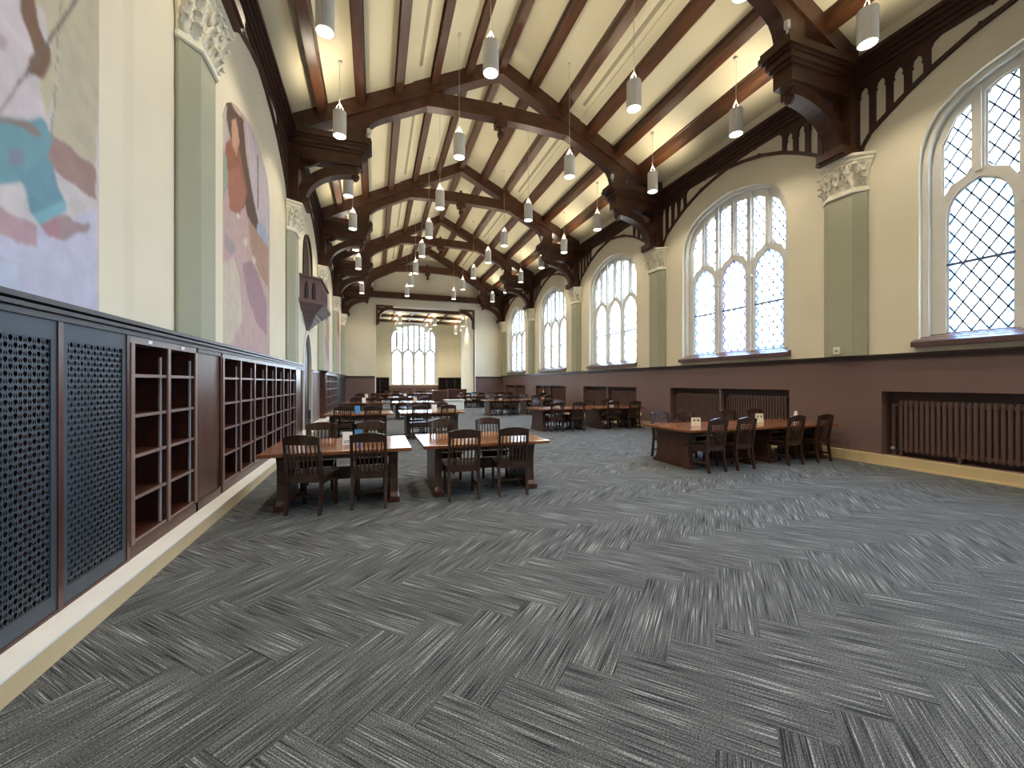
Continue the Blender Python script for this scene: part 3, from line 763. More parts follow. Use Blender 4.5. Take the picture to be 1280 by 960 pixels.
MURAL_B=[
 ((190, 165, 165),[(6.93, 5.96), (10.04, 7.1), (10.04, 2.09), (6.93, 2.04)]),
 ((188, 178, 190),[(8.03, 6.33), (10.04, 6.41), (10.04, 4.68), (9.06, 4.59), (8.67, 4.79)]),
 ((185, 180, 178),[(6.96, 5.85), (7.2, 5.89), (7.34, 5.64), (7.2, 5.19), (6.96, 4.94)]),
 ((92, 72, 62),[(7.2, 5.94), (7.65, 5.95), (8.03, 6.06), (8.17, 5.59), (8.46, 5.17), (8.78, 4.84), (9.24, 4.42), (8.78, 4.12), (8.27, 4.52), (7.82, 5.0), (7.42, 5.31), (7.2, 5.55)]),
 ((150, 96, 78),[(7.16, 5.17), (7.65, 5.63), (7.99, 5.22), (8.27, 4.94), (8.08, 4.58), (7.65, 4.38), (7.34, 4.53), (7.06, 4.58)]),
 ((165, 110, 95),[(7.2, 4.77), (7.82, 5.16), (8.17, 4.83), (7.82, 4.35), (7.34, 4.26)]),
 ((190, 150, 130),[(7.42, 5.68), (7.65, 5.85), (7.82, 5.56), (7.65, 5.23), (7.46, 5.33)]),
 ((150, 165, 150),[(6.99, 4.96), (7.2, 5.01), (7.27, 4.62), (7.06, 4.29), (6.96, 4.54)]),
 ((160, 170, 195),[(8.89, 4.61), (9.24, 4.75), (9.62, 4.68), (9.75, 4.56), (9.75, 4.42), (9.24, 4.34), (8.83, 4.41)]),
 ((170, 140, 125),[(8.27, 4.52), (8.89, 4.46), (9.75, 4.42), (9.75, 3.59), (9.12, 3.68), (8.51, 3.96)]),
 ((165, 135, 145),[(7.95, 3.59), (8.56, 3.83), (9.12, 3.6), (9.62, 3.23), (9.62, 2.57), (8.89, 2.71), (8.27, 3.12)]),
 ((165, 155, 160),[(7.13, 3.84), (7.42, 3.82), (7.69, 3.75), (7.42, 3.57), (7.13, 3.63)]),
 ((200, 190, 175),[(6.96, 3.32), (7.49, 3.57), (7.82, 3.36), (7.99, 2.66), (7.42, 2.2), (6.96, 2.16)]),
 ((215, 210, 200),[(7.65, 4.31), (7.77, 4.38), (7.86, 4.34), (7.69, 4.25)]),
 ((210, 200, 190),[(8.08, 4.09), (8.27, 4.1), (8.22, 3.97), (8.03, 3.97)]),
 ((205, 190, 180),[(8.62, 3.95), (8.83, 3.92), (8.72, 3.77), (8.51, 3.8)]),
 ((120, 100, 95),[(8.89, 5.9), (8.97, 5.94), (9.0, 4.93), (8.92, 4.89)]),
]
def in_poly(px, py, poly):
    inside = np.zeros(px.shape, bool); n = len(poly)
    for i in range(n):
        x1, y1 = poly[i - 1]; x2, y2 = poly[i]
        if y1 == y2: continue
        c = ((y1 > py) != (y2 > py)) & (px < (x2 - x1) * (py - y1) / (y2 - y1) + x1)
        inside ^= c
    return inside
def mural(label, y0, y1, z0, top, shapes, base, step, seed):
    """A grid of painted canvas; top(y) gives the arched upper edge."""
    ny = int((y1 - y0) / step); nz = int((6.3 - z0) / step)
    ys = np.linspace(y0, y1, ny + 1)
    vt = []; rng = np.random.RandomState(seed)
    Y = np.repeat(ys, nz + 1); T = np.array([top(y) for y in ys])
    Z = np.concatenate([np.linspace(z0, t, nz + 1) for t in T])
    wob = 0.012 * (np.sin(Y * 23 + Z * 7) + np.sin(Z * 31 - Y * 11))
    colr = np.ones((len(Y), 4)); colr[:, :3] = [s2l(c) for c in base]
    for c, poly in shapes:
        k = in_poly(Y + wob * .5, Z + wob * .5, poly)
        colr[k, :3] = [s2l(x) for x in c]
    g = colr.reshape(ny + 1, nz + 1, 4)
    for _ in range(2):
        a = g.copy(); a[1:-1, 1:-1] = (g[1:-1, 1:-1] * 4 + g[:-2, 1:-1] + g[2:, 1:-1] + g[1:-1, :-2] + g[1:-1, 2:]) / 8; g = a
    lo = rng.rand(18, 18); 
    iy = (np.linspace(0, 16.9, ny + 1)).astype(int); iz = (np.linspace(0, 16.9, nz + 1)).astype(int)
    g[:, :, :3] *= (0.96 + 0.08 * lo[np.ix_(iy, iz)])[:, :, None]
    idx = lambda i, j: i * (nz + 1) + j
    F = [(idx(i, j), idx(i + 1, j), idx(i + 1, j + 1), idx(i, j + 1)) for i in range(ny) for j in range(nz)]
    V = [(XL + 0.012, y, z) for y, z in zip(Y, Z)]
    m = M(); m.add(V, F)
    # rim back to the wall
    nb = len(V); rim = [idx(i, 0) for i in range(ny + 1)] + [idx(ny, j) for j in range(1, nz + 1)] + [idx(i, nz) for i in range(ny - 1, -1, -1)] + [idx(0, j) for j in range(nz - 1, 0, -1)]
    for r in rim: m.v.append((XL + 0.001, V[r][1], V[r][2]))
    for q in range(len(rim)):
        w = (q + 1) % len(rim); m.f.append((rim[w], rim[q], nb + q, nb + w))
    me = mesh('mural', m)
    at = me.color_attributes.new('paint', 'FLOAT_COLOR', 'POINT')
    full = np.vstack([g.reshape(-1, 4), g.reshape(-1, 4)[rim]]).astype(np.float32)
    at.data.foreach_set('color', full.ravel())
    me.materials.append(MT['mural_paint'])
    o = obj('mural', me, None)
    return tag(o, label, 'mural', 'painted murals above the bookshelves')
tudor = lambda c, w, zs, h: (lambda y: arch_top(max(-w, min(w, y - c)), w, zs, h))
ca_ = BAYC[1] - 0.35
extA = [((205, 196, 205), [(0.5, 6.9), (3.4, 6.9), (3.4, 4.0), (3.0, 3.0), (0.5, 3.0)]), ((188, 182, 160), [(3.36, 4.0), (4.3, 4.4), (4.3, 6.9), (3.36, 6.9)])]
mural('large pale mural of a figure in blue trousers above the grille cabinets', ca_ - 1.62, ca_ + 1.62, 2.12, tudor(ca_, 1.62, 5.2, 0.95), MURAL_A[:1] + extA + MURAL_A[1:], (196, 190, 196), 0.0135, 1)
cb_ = 8.45
mural('arched mural of rust-red figures on a pale slope between the first two pilasters', cb_ - 1.42, cb_ + 1.42, 2.12, tudor(cb_, 1.42, 5.25, 0.95), MURAL_B, (190, 168, 165), 0.02, 2)
def moved(shapes, dy): return [(c, [(y + dy, z) for y, z in p]) for c, p in shapes]
for k, (dy, nm) in enumerate(((12.1, 'arched pale mural above the bookshelves beyond the balcony'), (18.15, 'arched pale mural above the cabinets next to the end wall'))):
    sh = [((c[0] + (6 if k else -8), c[1], c[2] + (8 if k else -4)), [(2 * (cb_ + dy) - y if k else y, z) for y, z in p]) for c, p in moved(MURAL_B[:1] + MURAL_B[2:12], dy)]
    mural(nm, cb_ + dy - 1.42, cb_ + dy + 1.42, 2.12, tudor(cb_ + dy, 1.42, 5.25, 0.95), sh, (192, 172, 176), 0.06, 3 + k)

# ================================================================ BOOKCASES, PANELS, GRILLES
XF = -1.90
SHZ = [0.27, 0.63, 0.98, 1.32, 1.66]
def bookcase(label, y0, y1, n):
    b = thing('bookcase', label, 'bookcase', (XF, (y0 + y1) / 2, 0.145), group='built-in empty bookcases')
    obj('back_panel', M().box(-2.32, -2.29, y0, y1, 0.26, 1.97), 'recess_shade', b)
    obj('bottom_rail', M().box(XL, XF, y0, y1, 0.145, 0.26), 'case_wood', b)
    obj('top_rail', M().box(XL, XF, y0, y1, 1.93, 1.99), 'case_edge_glint', b)
    w = (y1 - y0) / n
    dm = mesh('upright', M().box(-2.29, XF, -0.022, 0.022, 0.26, 1.93)); dm.materials.append(MT['case_wood'])
    sm = mesh('shelf', M().box(-2.28, XF - 0.012, 0.024, w - 0.024, -0.012, 0.012)); sm.materials.append(MT['case_wood'])
    em = mesh('shelf_edge', M().box(XF - 0.012, XF - 0.004, 0.024, w - 0.024, -0.014, 0.014)); em.materials.append(MT['case_edge_glint'])
    st = mesh('steel_standard', M().box(-1.94, -1.925, -0.013, 0.013, 0.285, 1.84)); st.materials.append(MT['steel'])
    fm = mesh('face_stile', M().box(XF, XF + 0.012, -0.026, 0.026, 0.26, 1.93)); fm.materials.append(MT['case_edge_glint'])
    for k in range(n + 1):
        y = y0 + k * w; y = min(max(y, y0 + .022), y1 - .022)
        for nm, d in (('upright', dm), ('face_stile', fm)):
            o = obj(nm, d, None, b); o.location.y += y
    for k in range(n):
        for z in SHZ:
            o = obj('shelf', sm, None, b); o.location.y += y0 + k * w; o.location.z += z
            e_ = obj('shelf_edge', em, None, o, local=True)
        for q in (0.10, w - 0.08):
            o = obj('steel_standard', st, None, b); o.location.y += y0 + k * w + q
        if y0 < 5:
            obj('number_tag', M().box(XF, XF + 0.004, y0 + k * w + w / 2 - 0.05, y0 + k * w + w / 2 + 0.02, 1.945, 1.975), 'card_white', b)
    return b
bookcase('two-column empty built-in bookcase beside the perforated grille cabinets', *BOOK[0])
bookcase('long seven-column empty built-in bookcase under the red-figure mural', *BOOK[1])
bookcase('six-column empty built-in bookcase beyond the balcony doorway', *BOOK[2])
def panel(label, y0, y1):
    p = thing('wood_panel', label, 'panel', (XF, (y0 + y1) / 2, 0.145), group='plain wood panels between bookcases')
    obj('board', M().box(XL, XF - 0.02, y0, y1, 0.145, 1.99), 'case_panel', p)
    for a, b_ in ((y0, y0 + .045), (y1 - .045, y1)): obj('stile', M().box(XF - 0.02, XF, a, b_, 0.145, 1.99), 'case_wood', p)
    obj('rail', M().box(XF - 0.02, XF, y0, y1, 0.145, 0.25), 'case_wood', p); obj('rail', M().box(XF - .02, XF, y0, y1, 1.945, 1.99), 'case_wood', p)
panel('plain wood panel between the two-column and the seven-column bookcase', 5.50, 6.32)
panel('plain wood panel at the doorway end of the seven-column bookcase', 11.68, 12.64)
panel('plain wood panel at the doorway end of the six-column bookcase', 18.30, 18.74)
def grille_mesh(y0, y1, z0, z1):
    tw, th = 0.068, 0.080
    ny = max(1, round((y1 - y0) / tw)); nz = max(1, round((z1 - z0) / th)); tw = (y1 - y0) / ny; th = (z1 - z0) / nz
    def hole(cx, cz, w, h, kite=True):
        return [(cx, cz - h), (cx + w * .8, cz - h * .25), (cx + w, cz + h * .25), (cx + w * .6, cz + h * .8), (cx, cz + h), (cx - w * .6, cz + h * .8), (cx - w, cz + h * .25), (cx - w * .8, cz - h * .25)]
    def drop(cx, cz, w, h, ln):
        return [(cx, cz - h), (cx + w, cz - h * .2), (cx + ln, cz + h), (cx - w, cz - h * .1)]
    hs = [hole(tw * .25, th * .25, tw * .23, th * .225), hole(tw * .75, th * .75, tw * .23, th * .225)]
    for cx, cz in ((tw * .25, th * .72), (tw * .75, th * .22)):
        for sg in (-1, 1): hs.append(drop(cx + sg * tw * .12, cz, tw * .09, th * .21, -sg * tw * .03))
    outer = [(0, 0), (tw, 0), (tw, th), (0, th)]
    t = M().prism(outer, 0, 0, lambda a, b, c: (0, a, b), hs)
    tri = [f for f in t.f if len(f) == 3]; n = len(t.v) // 2
    tri = [f for f in tri if min(f) >= n]; tv = np.array(t.v[n:]); tf = np.array(tri) - n
    offs = np.array([(0, y0 + i * tw, z0 + j * th) for i in range(ny) for j in range(nz)])
    V = (tv[None] + offs[:, None]).reshape(-1, 3); F = (tf[None] + (np.arange(len(offs)) * n)[:, None, None]).reshape(-1, 3)
    me = bpy.data.meshes.new('perforated_sheet'); me.from_pydata(V.tolist(), [], F.tolist()); me.update()
    bm = bmesh.new(); bm.from_mesh(me); bmesh.ops.remove_doubles(bm, verts=bm.verts, dist=1e-5); bm.to_mesh(me); bm.free()
    me.materials.append(MT['grille'])
    return me
def grille(label, y0, y1):
    g = thing('grille_cabinet', label, 'cabinet', (XF, (y0 + y1) / 2, 0.145), group='perforated metal grille cabinets')
    obj('cavity_shade', M().box(XL + 0.014, XL + 0.02, y0, y1, 0.16, 1.98), 'dark', g)  # black sheet stands for the shade behind the perforations
    me = grille_mesh(y0 + 0.05, y1 - 0.05, 0.27, 1.87)
    o = obj('perforated_sheet', me, None, g); o.location.x += XF - 0.012
    f = M().prism([(y0, .16), (y1, .16), (y1, 1.99), (y0, 1.99)], XF - 0.02, XF - 0.004, YZ, [[(y0 + .05, .27), (y1 - .05, .27), (y1 - .05, 1.87), (y0 + .05, 1.87)]])
    obj('sheet_margin', f, 'grille', g)
    obj('stile', M().box(XL + .014, XF + 0.004, y1, y1 + 0.045, 0.145, 1.99), 'case_panel', g)
    obj('sill_strip', M().box(XL + .014, XF + 0.003, y0, y1 + .045, 0.145, 0.165), 'case_wood', g)
grille('perforated grey metal grille cabinet below the blue-trouser figure mural, away from the bookcase', 1.90, 2.62)
grille('perforated grey metal grille cabinet in the middle of the run of three', 2.665, 3.37)
grille('perforated grey metal grille cabinet directly beside the two-column bookcase', 3.415, 4.13)
grille('perforated grey grille cabinet beyond the six-column bookcase', 23.75, 26.9)
grille('perforated grey grille cabinet against the end wall', 26.95, 30.1)

# ================================================================ BALCONY
bal = thing('oriel_balcony', 'wooden oriel balcony on stepped stone corbel above the arched door', 'balcony', (XL, YBAL, 3.2))
def oring(f, w, d, z): return [(XL - .01, YBAL - w, z), (XL + d, YBAL - f, z), (XL + d, YBAL + f, z), (XL - .01, YBAL + w, z)]
obj('parapet', M().loft([oring(.98, 1.50, .52, 4.12), oring(.98, 1.50, .52, 4.80)]), 'balcony_wood', bal)
obj('top_rail', M().loft([oring(1.03, 1.57, .57, 4.80), oring(1.03, 1.57, .57, 4.86)]), 'balcony_wood', bal)
obj('base_moulding', M().loft([oring(1.06, 1.62, .62, 4.02), oring(1.06, 1.62, .62, 4.12)]), 'balcony_wood', bal)
obj('soffit', M().loft([oring(.84, 1.20, .40, 3.80), oring(1.04, 1.58, .60, 4.02)]), 'balcony_stone', bal)
for k in range(4):
    f = .70 - k * .19; obj('corbel_step', M().loft([oring(max(.04, f - .10), f + .18, .34 - k * .08 - .04, 3.68 - k * .12), oring(f, f + .30, .36 - k * .08, 3.80 - k * .12)]), 'balcony_stone', bal)
for fx in (-1, 1):     # dark lancet panels, shade of pierced recesses put into their colour
    for q in (0.33, 0.67):
        y = YBAL + fx * (.98 + .52 * (1 - q)); x = XL + .52 * q
        nrm = Vector((.707, fx * .707, 0)); tan_ = Vector((-.707, fx * .707, 0))
        c0 = Vector((x, y, 4.16)) + nrm * 0.012
        m = M(); ring = [(-.055, 0), (.055, 0), (.055, .36), (.03, .46), (0, .52), (-.03, .46), (-.055, .36)]
        m.prism(ring, -0.02, 0.006, lambda a, b, c: tuple(c0 + tan_ * a + Vector((0, 0, b)) + nrm * c))
        obj('lancet_panel', m, 'recess_shade', bal)
for k in range(5):
    y = YBAL - .78 + k * .39
    obj('lancet_panel', M().prism([(y - .1, 4.16), (y + .1, 4.16), (y + .1, 4.5), (y + .05, 4.62), (y, 4.67), (y - .05, 4.62), (y - .1, 4.5)], XL + .50, XL + .526, YZ), 'recess_shade', bal)

# ================================================================ RADIATORS
def section_mesh():
    m = M()
    H0, H1 = 0.08, 1.06
    for xo in (-0.055, 0.0, 0.055):
        rings = []
        for z, k in ((H0, .45), (H0 + .03, .9), (H0 + .06, 1), (H1 - .06, 1), (H1 - .03, .9), (H1, .45)):
            rings.append([(xo + 0.026 * k * math.cos(a), 0.029 * k * math.sin(a), z) for a in [2 * PI * i / 6 for i in range(6)]])
        m.loft(rings)
    for z in (H0 + 0.03, H1 - 0.10): m.box(-.055, .055, -.038, .038, z, z + 0.06)
    me = mesh('section', m); fixn(me); me.materials.append(MT['radiator_paint']); return me
secm = section_mesh()
pipe = M(); pipe.bar((0, 0, 0.0), (0, 0, 0.14), 0.02, 8); pipe.bar((0, 0, .14), (0, .16, .14), 0.02, 8)
def radiator(label, y0, y1):
    r = thing('radiator', label, 'radiator', (XR + 0.14, y0, 0.205), group='cast iron radiators in the wall niches')
    n = int((y1 - y0) / 0.079)
    for k in range(n):
        o = obj('section', secm, None, r, local=True); o.location = (0, 0.04 + k * 0.079, 0)
    ln = n * 0.079
    for y in (0.04, ln / 2, ln - 0.04): obj('foot', M().box(-0.07, 0.07, y - 0.018, y + 0.018, 0, 0.1), 'radiator_paint', r, local=True)
    obj('supply_pipe', M().bar((0, ln + .005, 0.95), (0, ln + .10, 0.95), .022, 8).bar((0, ln + .10, 1.0), (0, ln + .10, 0), .03, 8), 'radiator_paint', r, local=True)
    obj('valve', M().lathe([(.02, .10), (.035, .11), (.035, .15), (.02, .16)], -0.03, ln + 0.10, 8), 'steel', r, local=True)
ord_ = ['rear', 'first', 'second', 'third', 'fourth', 'fifth']
for i in range(1, 6):
    a, b = NICHE[i]; c = (a + b) / 2
    radiator('mauve cast iron radiator in the %s window bay, half nearer the grille end' % ord_[i], a + 0.12, c - 0.22)
    radiator('mauve cast iron radiator in the %s window bay, half nearer the alcove' % ord_[i], c + 0.12, b - 0.22)

# ================================================================ PENDANT LAMPS
def make_lamp():
    l = thing('pendant_lamp', 'x', 'lamp', (0, 0, 0))
    b = M(); n = 20
    v = []; f = []
    for r, z in ((.15, 0.0), (.15, .57), (.135, .57), (.135, .03), (.135, 0.0)):
        v += [(r * math.cos(2 * PI * i / n), r * math.sin(2 * PI * i / n), z) for i in range(n)]
    for k in range(4):
        for i in range(n):
            j = (i + 1) % n; f.append((k * n + i, k * n + j, (k + 1) * n + j, (k + 1) * n + i))
    for i in range(n):
        j = (i + 1) % n; f.append((i, j, 4 * n + j, 4 * n + i))
    b.add(v, f); obj('shade', b, 'lamp_white', l, local=True)
    obj('diffuser', M().lathe([(.133, .012), (.133, .02)], 0, 0, 20), 'lamp_glow', l, local=True)
    obj('top_diffuser', M().lathe([(.133, .50), (.133, .51)], 0, 0, 20), 'lamp_glow', l, local=True)
    for s in (-1, 1): obj('yoke_wire', M().bar((s * .13, 0, .56), (0, 0, .80), .007, 5), 'wire', l, local=True)
    obj('yoke_wire', M().bar((0, .13, .56), (0, 0, .80), .007, 5), 'wire', l, local=True)
    return l
def spot(name, loc, rot, power, ang, blend, size):
    d = bpy.data.lights.new(name, 'SPOT'); d.energy = power; d.spot_size = R(ang); d.spot_blend = blend; d.shadow_soft_size = size
    d.color = (1.0, 0.86, 0.63)
    o = bpy.data.objects.new(name, d); COL.objects.link(o); o.location = loc; o.rotation_euler = rot
    return o
lamp0 = make_lamp(); used = [False]
def place_lamp(x, y, z, zc, label, group, kd=1.0, ku=1.0):
    l = lamp0 if not used[0] else copy_tree(lamp0); used[0] = True
    for ch in list(l.children):
        if ch.name.startswith(('cable', 'ceiling_rose', 'spot')): bpy.data.objects.remove(ch)
    l.location = (x, y, z); l['label'] = label; l['group'] = group
    o = obj('cable', M().bar((0, 0, .80), (0, 0, zc - z - .01), .006, 5), 'wire', l, local=True)
    o = obj('ceiling_rose', M().lathe([(.05, zc - z - .03), (.06, zc - z + .02)], 0, 0, 10), 'wire', l, local=True)
    a = spot('lamp_down_light', (x, y, z - 0.02), (0, 0, 0), LAMP_DOWN * kd, 125, 0.6, 0.10)
    if ku: spot('lamp_up_light', (x, y, z + 0.60), (R(180), 0, 0), LAMP_UP * ku, 150, 0.7, 0.10)
ROWX = [-0.78, 2.07, 5.22, 8.02]
ROWN = ['along the mural wall', 'second from the mural wall', 'second from the window wall', 'along the window wall']
LY = [4.72, 7.42, 10.45, 13.72, 16.6, 19.2, 22.3, 25.2, 28.3]
for r_, x in enumerate(ROWX):
    for y in [-1.5, 1.6] + LY:  # the two ranks ahead of LY are unseen, added for the lighting
        ti = min(range(6), key=lambda q: abs(YC[1:][q] - y))
        place_lamp(x, y, 7.41, ceil_z(abs(x - XC)), 'white cylinder pendant lamp, row %s, %s the %s truss' % (ROWN[r_], 'just beyond' if y > YC[1 + ti] else 'just before', ['rearmost', 'first', 'second', 'third', 'fourth', 'fifth'][ti]), 'cylinder pendant lamps over the hall')
for y in (33.3, 35.9, 38.5):
    for x in (1.9, 4.6, 7.0 if y < 35.6 else 7.3):
        place_lamp(x if x < 7 else min(x, 6.9 if y < YP else 7.4), y, 6.25, 7.40, 'small white cylinder pendant lamp under the alcove ceiling, %s rank, %s' % ({33.3: 'first', 35.9: 'middle', 38.5: 'window'}[y], {1.9: 'bookshelf side', 4.6: 'centre'}.get(x, 'window-wall side')), 'pendant lamps in the alcove', 1.3, 1.0)

# ================================================================ TABLES
TWX, TDY = 1.80, 1.32
def make_table():
    t = thing('library_table', 'x', 'table', (0, 0, 0), group='wooden library tables set in rows')
    obj('table_top', M().loft([[(sx * (TWX / 2 - e), sy * (TDY / 2 - e), z) for sx, sy in ((-1, -1), (1, -1), (1, 1), (-1, 1))] for z, e in ((.690, .02), (.697, 0), (.735, 0), (.74, .005))]), 'table_top', t, local=True)
    obj('apron', M().box(-TWX / 2 + .25, TWX / 2 - .25, -.38, -.35, .60, .69), 'table_wood', t, local=True)
    obj('apron', M().box(-TWX / 2 + .25, TWX / 2 - .25, .35, .38, .60, .69), 'table_wood', t, local=True)
    obj('stretcher', M().box(-TWX / 2 + .25, TWX / 2 - .25, -.02, .02, .25, .42), 'table_wood', t, local=True)
    for s in (-1, 1):
        x0 = s * (TWX / 2 - .27); x1 = s * (TWX / 2 - .17)
        pr = [(-.52, 0), (.52, 0), (.52, .05), (.47, .12), (.445, .3), (.45, .5), (.49, .64), (.53, .69), (-.53, .69), (-.49, .64), (-.45, .5), (-.445, .3), (-.47, .12), (-.52, .05)]
        obj('trestle_end', M().prism(pr, x0, x1, YZ), 'table_wood', t, local=True)
        obj('foot', M().box(x0 - s * .02, x1 + s * .02, -.54, .54, 0, .07), 'table_wood', t, local=True)
    return t
def make_chair():
    c = thing('reading_chair', 'x', 'chair', (0, 0, 0), group='slat-back reading chairs at the tables')
    by = lambda z: -0.02 - 0.17 * max(0, z - .45) - (0.06 * (1 - z / .45) ** 1.5 if z < .45 else 0)
    for s in (-1, 1):
        zs = [0, .15, .3, .45, .6, .75, .90, .945]
        P = [(by(z) + .022, z) for z in zs] + [(by(z) - .022, z) for z in reversed(zs)]
        obj('leg', M().prism(P, s * .185, s * .222, YZ), 'chair_wood', c, local=True)
        obj('leg', M().box(s * .185, s * .222, .375, .412, 0, .43), 'chair_wood', c, local=True)
        obj('stretcher', M().box(s * .192, s * .212, -.02, .38, .15, .18), 'chair_wood', c, local=True)
        obj('apron', M().box(s * .192, s * .212, -.02, .38, .36, .43), 'chair_wood', c, local=True)
    obj('stretcher', M().box(-.195, .195, .16, .185, .15, .18), 'chair_wood', c, local=True)
    obj('apron', M().box(-.19, .19, .385, .405, .36, .43), 'chair_wood', c, local=True)
    seat = [(-.235, -.01), (.235, -.01), (.24, .20), (.235, .43), (-.235, .43), (-.24, .20)]
    obj('seat', M().prism(seat, .43, .462, XY), 'chair_wood', c, local=True)
    n = 8; tr_ = []
    for z0f, z1f, nm in ((lambda q: .85, lambda q: .945 + .03 * (1 - q * q), 'top_rail'), (lambda q: .385, lambda q: .47, 'back_rail')):
        rings = []
        for i in range(n + 1):
            q = -1 + 2 * i / n; x = .20 * q; bow = -.022 * (1 - q * q) if nm == 'top_rail' else -.012 * (1 - q * q)
            a, b = z0f(q), z1f(q)
            rings.append([(x, by(a) + bow - .014, a), (x, by(a) + bow + .014, a), (x, by(b) + bow + .014, b), (x, by(b) + bow - .014, b)])
        obj(nm, M().loft(rings), 'chair_wood', c, local=True)
    for i in range(7):
        q = -0.78 + 0.26 * i; x = .20 * q
        b0, b1 = by(.46) - .01, by(.84) - .02 * (1 - q * q)
        m = M(); m.loft([[(x - .009, y - .006, z), (x + .009, y - .006, z), (x + .009, y + .006, z), (x - .009, y + .006, z)] for y, z in ((b0, .46), ((b0 + b1) / 2 + .006, .65), (b1, .845))])
        obj('slat', m, 'chair_wood', c, local=True)
    return c
table0, chair0 = make_table(), make_chair(); tu = [0]; cu = [0]
ROWW = ['first', 'second', 'third', 'fourth']
COLW = ['outer table on the bookshelf side', 'inner table on the bookshelf side', 'inner table on the window side', 'outer table on the window side']
TABLES = {}
def place_table(r, k, x, y, rz=0.0, sx=1.0):
    t = table0 if not tu[0] else copy_tree(table0); tu[0] = 1
    t.location = (x, y, 0.0); t.rotation_euler = (0, 0, rz); t.scale = (sx, 1, 1)
    t['label'] = 'dark wooden trestle library table, %s row, %s' % (ROWW[r], COLW[k])
    TABLES[(r, k)] = (x, y)
def place_chair(r, k, x, y, rz, side, end):
    c = chair0 if not cu[0] else copy_tree(chair0); cu[0] = 1
    c.location = (x, y, 0.0); c.rotation_euler = (0, 0, rz)
    c['label'] = 'dark slat-back chair, %s row, %s, %s side, %s end' % (ROWW[r], COLW[k], side, end)
    return c
# front edges measured per row: (y of centre, x of centre, width factor)
LAY = {(0, 0): (-0.43, 6.24, 1.0), (0, 1): (1.56, 6.30, 1.03), (0, 2): (6.30, 6.62, 1.06), (0, 3): (8.26, 6.62, 1.06),
       (1, 0): (-0.42, 12.62, 1.02), (1, 1): (1.62, 12.60, 1.03), (1, 2): (6.02, 12.92, 1.06), (1, 3): (8.16, 12.95, 1.06),
       (2, 0): (-0.40, 19.1, 1.0), (2, 1): (1.65, 19.1, 1.03), (2, 2): (6.05, 19.75, 1.0), (2, 3): (8.02, 19.9, 1.0),
       (3, 0): (-0.40, 25.5, 1.0), (3, 1): (1.65, 25.5, 1.03), (3, 2): (6.05, 26.4, 1.0), (3, 3): (8.02, 26.4, 1.0)}
CH = {(0, 0): [(-.80, 5.60, -18), (-.06, 5.58, -8)], (0, 1): [(1.16, 5.56, -2), (1.88, 5.60, -5)],
      (0, 2): [(5.78, 5.82, 4), (6.47, 5.84, 2)], (0, 3): [(7.75, 5.86, 3), (8.60, 5.90, 4)]}
for (r, k), (x, y, sx) in LAY.items():
    place_table(r, k, x, y, 0, sx)
    rr = random.Random(r * 10 + k)
    fr_ = CH.get((r, k)) or [(x - .40 + rr.uniform(-.05, .05), y - TDY / 2 - .04 + rr.uniform(-.03, .01), rr.uniform(-6, 6)), (x + .40 + rr.uniform(-.05, .05), y - TDY / 2 - .04 + rr.uniform(-.03, .01), rr.uniform(-6, 6))]
    ends = ('bookshelf', 'window')
    for j, (cx, cy, a) in enumerate(fr_):
        place_chair(r, k, cx, min(cy, y - TDY / 2 - .02), R(a), 'grille-end', ends[j])
    for j, dx in enumerate((-.40, .40) if (r, k) != (2, 3) else (-.40, .70)):
        place_chair(r, k, x + dx + rr.uniform(-.05, .05), y + TDY / 2 + .06 + rr.uniform(0, .08), R(180 + rr.uniform(-6, 6)), 'alcove-end', ends[j])

# ---- cards standing on the tables
def card(label, x, y, rz, w, h, material, prints, z=0.74):
    c = thing('table_card', label, 'sign', (x, y, z), rz, group='small signs standing on the tables')
    obj('card', M().prism([(-.045, 0), (.045, 0), (.006, h), (-.006, h)], -w / 2, w / 2, lambda a, b, d: (d, a, b)), material, c, local=True)
    for (px, pz, pw, ph, pm_) in prints:
        f = lambda zz: -.045 + .039 * zz / h - .0015
        m = M(); m.add([(px, f(pz), pz), (px + pw, f(pz), pz), (px + pw, f(pz + ph), pz + ph), (px, f(pz + ph), pz + ph)], [(0, 1, 2, 3)])
        obj('print', m, pm_, c, local=True)
card('white tent card with print on the outer bookshelf-side table, first row', -.36, 6.18, R(4), .13, .17, 'card_white', [(-.045, .05, .09, .006, 'print_dark'), (-.045, .035, .09, .006, 'print_dark'), (-.045, .02, .06, .006, 'print_dark')])
card('blue and white card beside the white tent card, first row', -.22, 6.26, R(-6), .09, .19, 'card_blue', [(-.03, .10, .06, .03, 'card_white'), (-.03, .03, .06, .045, 'print_blue')])
card('cream block sign on the inner window-side table, first row', 6.05, 6.55, R(-35), .17, .17, 'card_cream', [(-.05, .10, .035, .035, 'print_dark'), (.02, .10, .035, .035, 'print_dark')])
card('cream block sign on the outer window-side table, first row', 7.95, 6.75, R(-30), .15, .19, 'card_cream', [(-.05, .11, .03, .04, 'print_dark'), (.02, .11, .03, .04, 'print_dark')])
card('dark folded card beside the cream block sign, first row', 7.62, 6.80, R(20), .10, .13, 'print_dark', [])
card('narrow white upright card on the outer window-side table, first row', 8.78, 6.55, R(70), .08, .24, 'card_white', [])
for r in (1, 2, 3):
    for k in range(4):
        x, y, sx = LAY[(r, k)]
        mt_ = ('card_white', 'card_blue', 'card_white', 'card_cream')[(r + k) % 4]
        card('small %s tent card on the %s, %s row' % ({'card_white': 'white', 'card_blue': 'blue', 'card_cream': 'cream'}[mt_], COLW[k], ROWW[r]), x + (-.05 if k != 1 else .1), y - .05, R((r * 37 + k * 23) % 40 - 20), .15, .2, mt_, [])
card('small white card lying behind the inner bookshelf-side chair, first row', 1.42, 6.35, R(5), .14, .05, 'card_white', [])

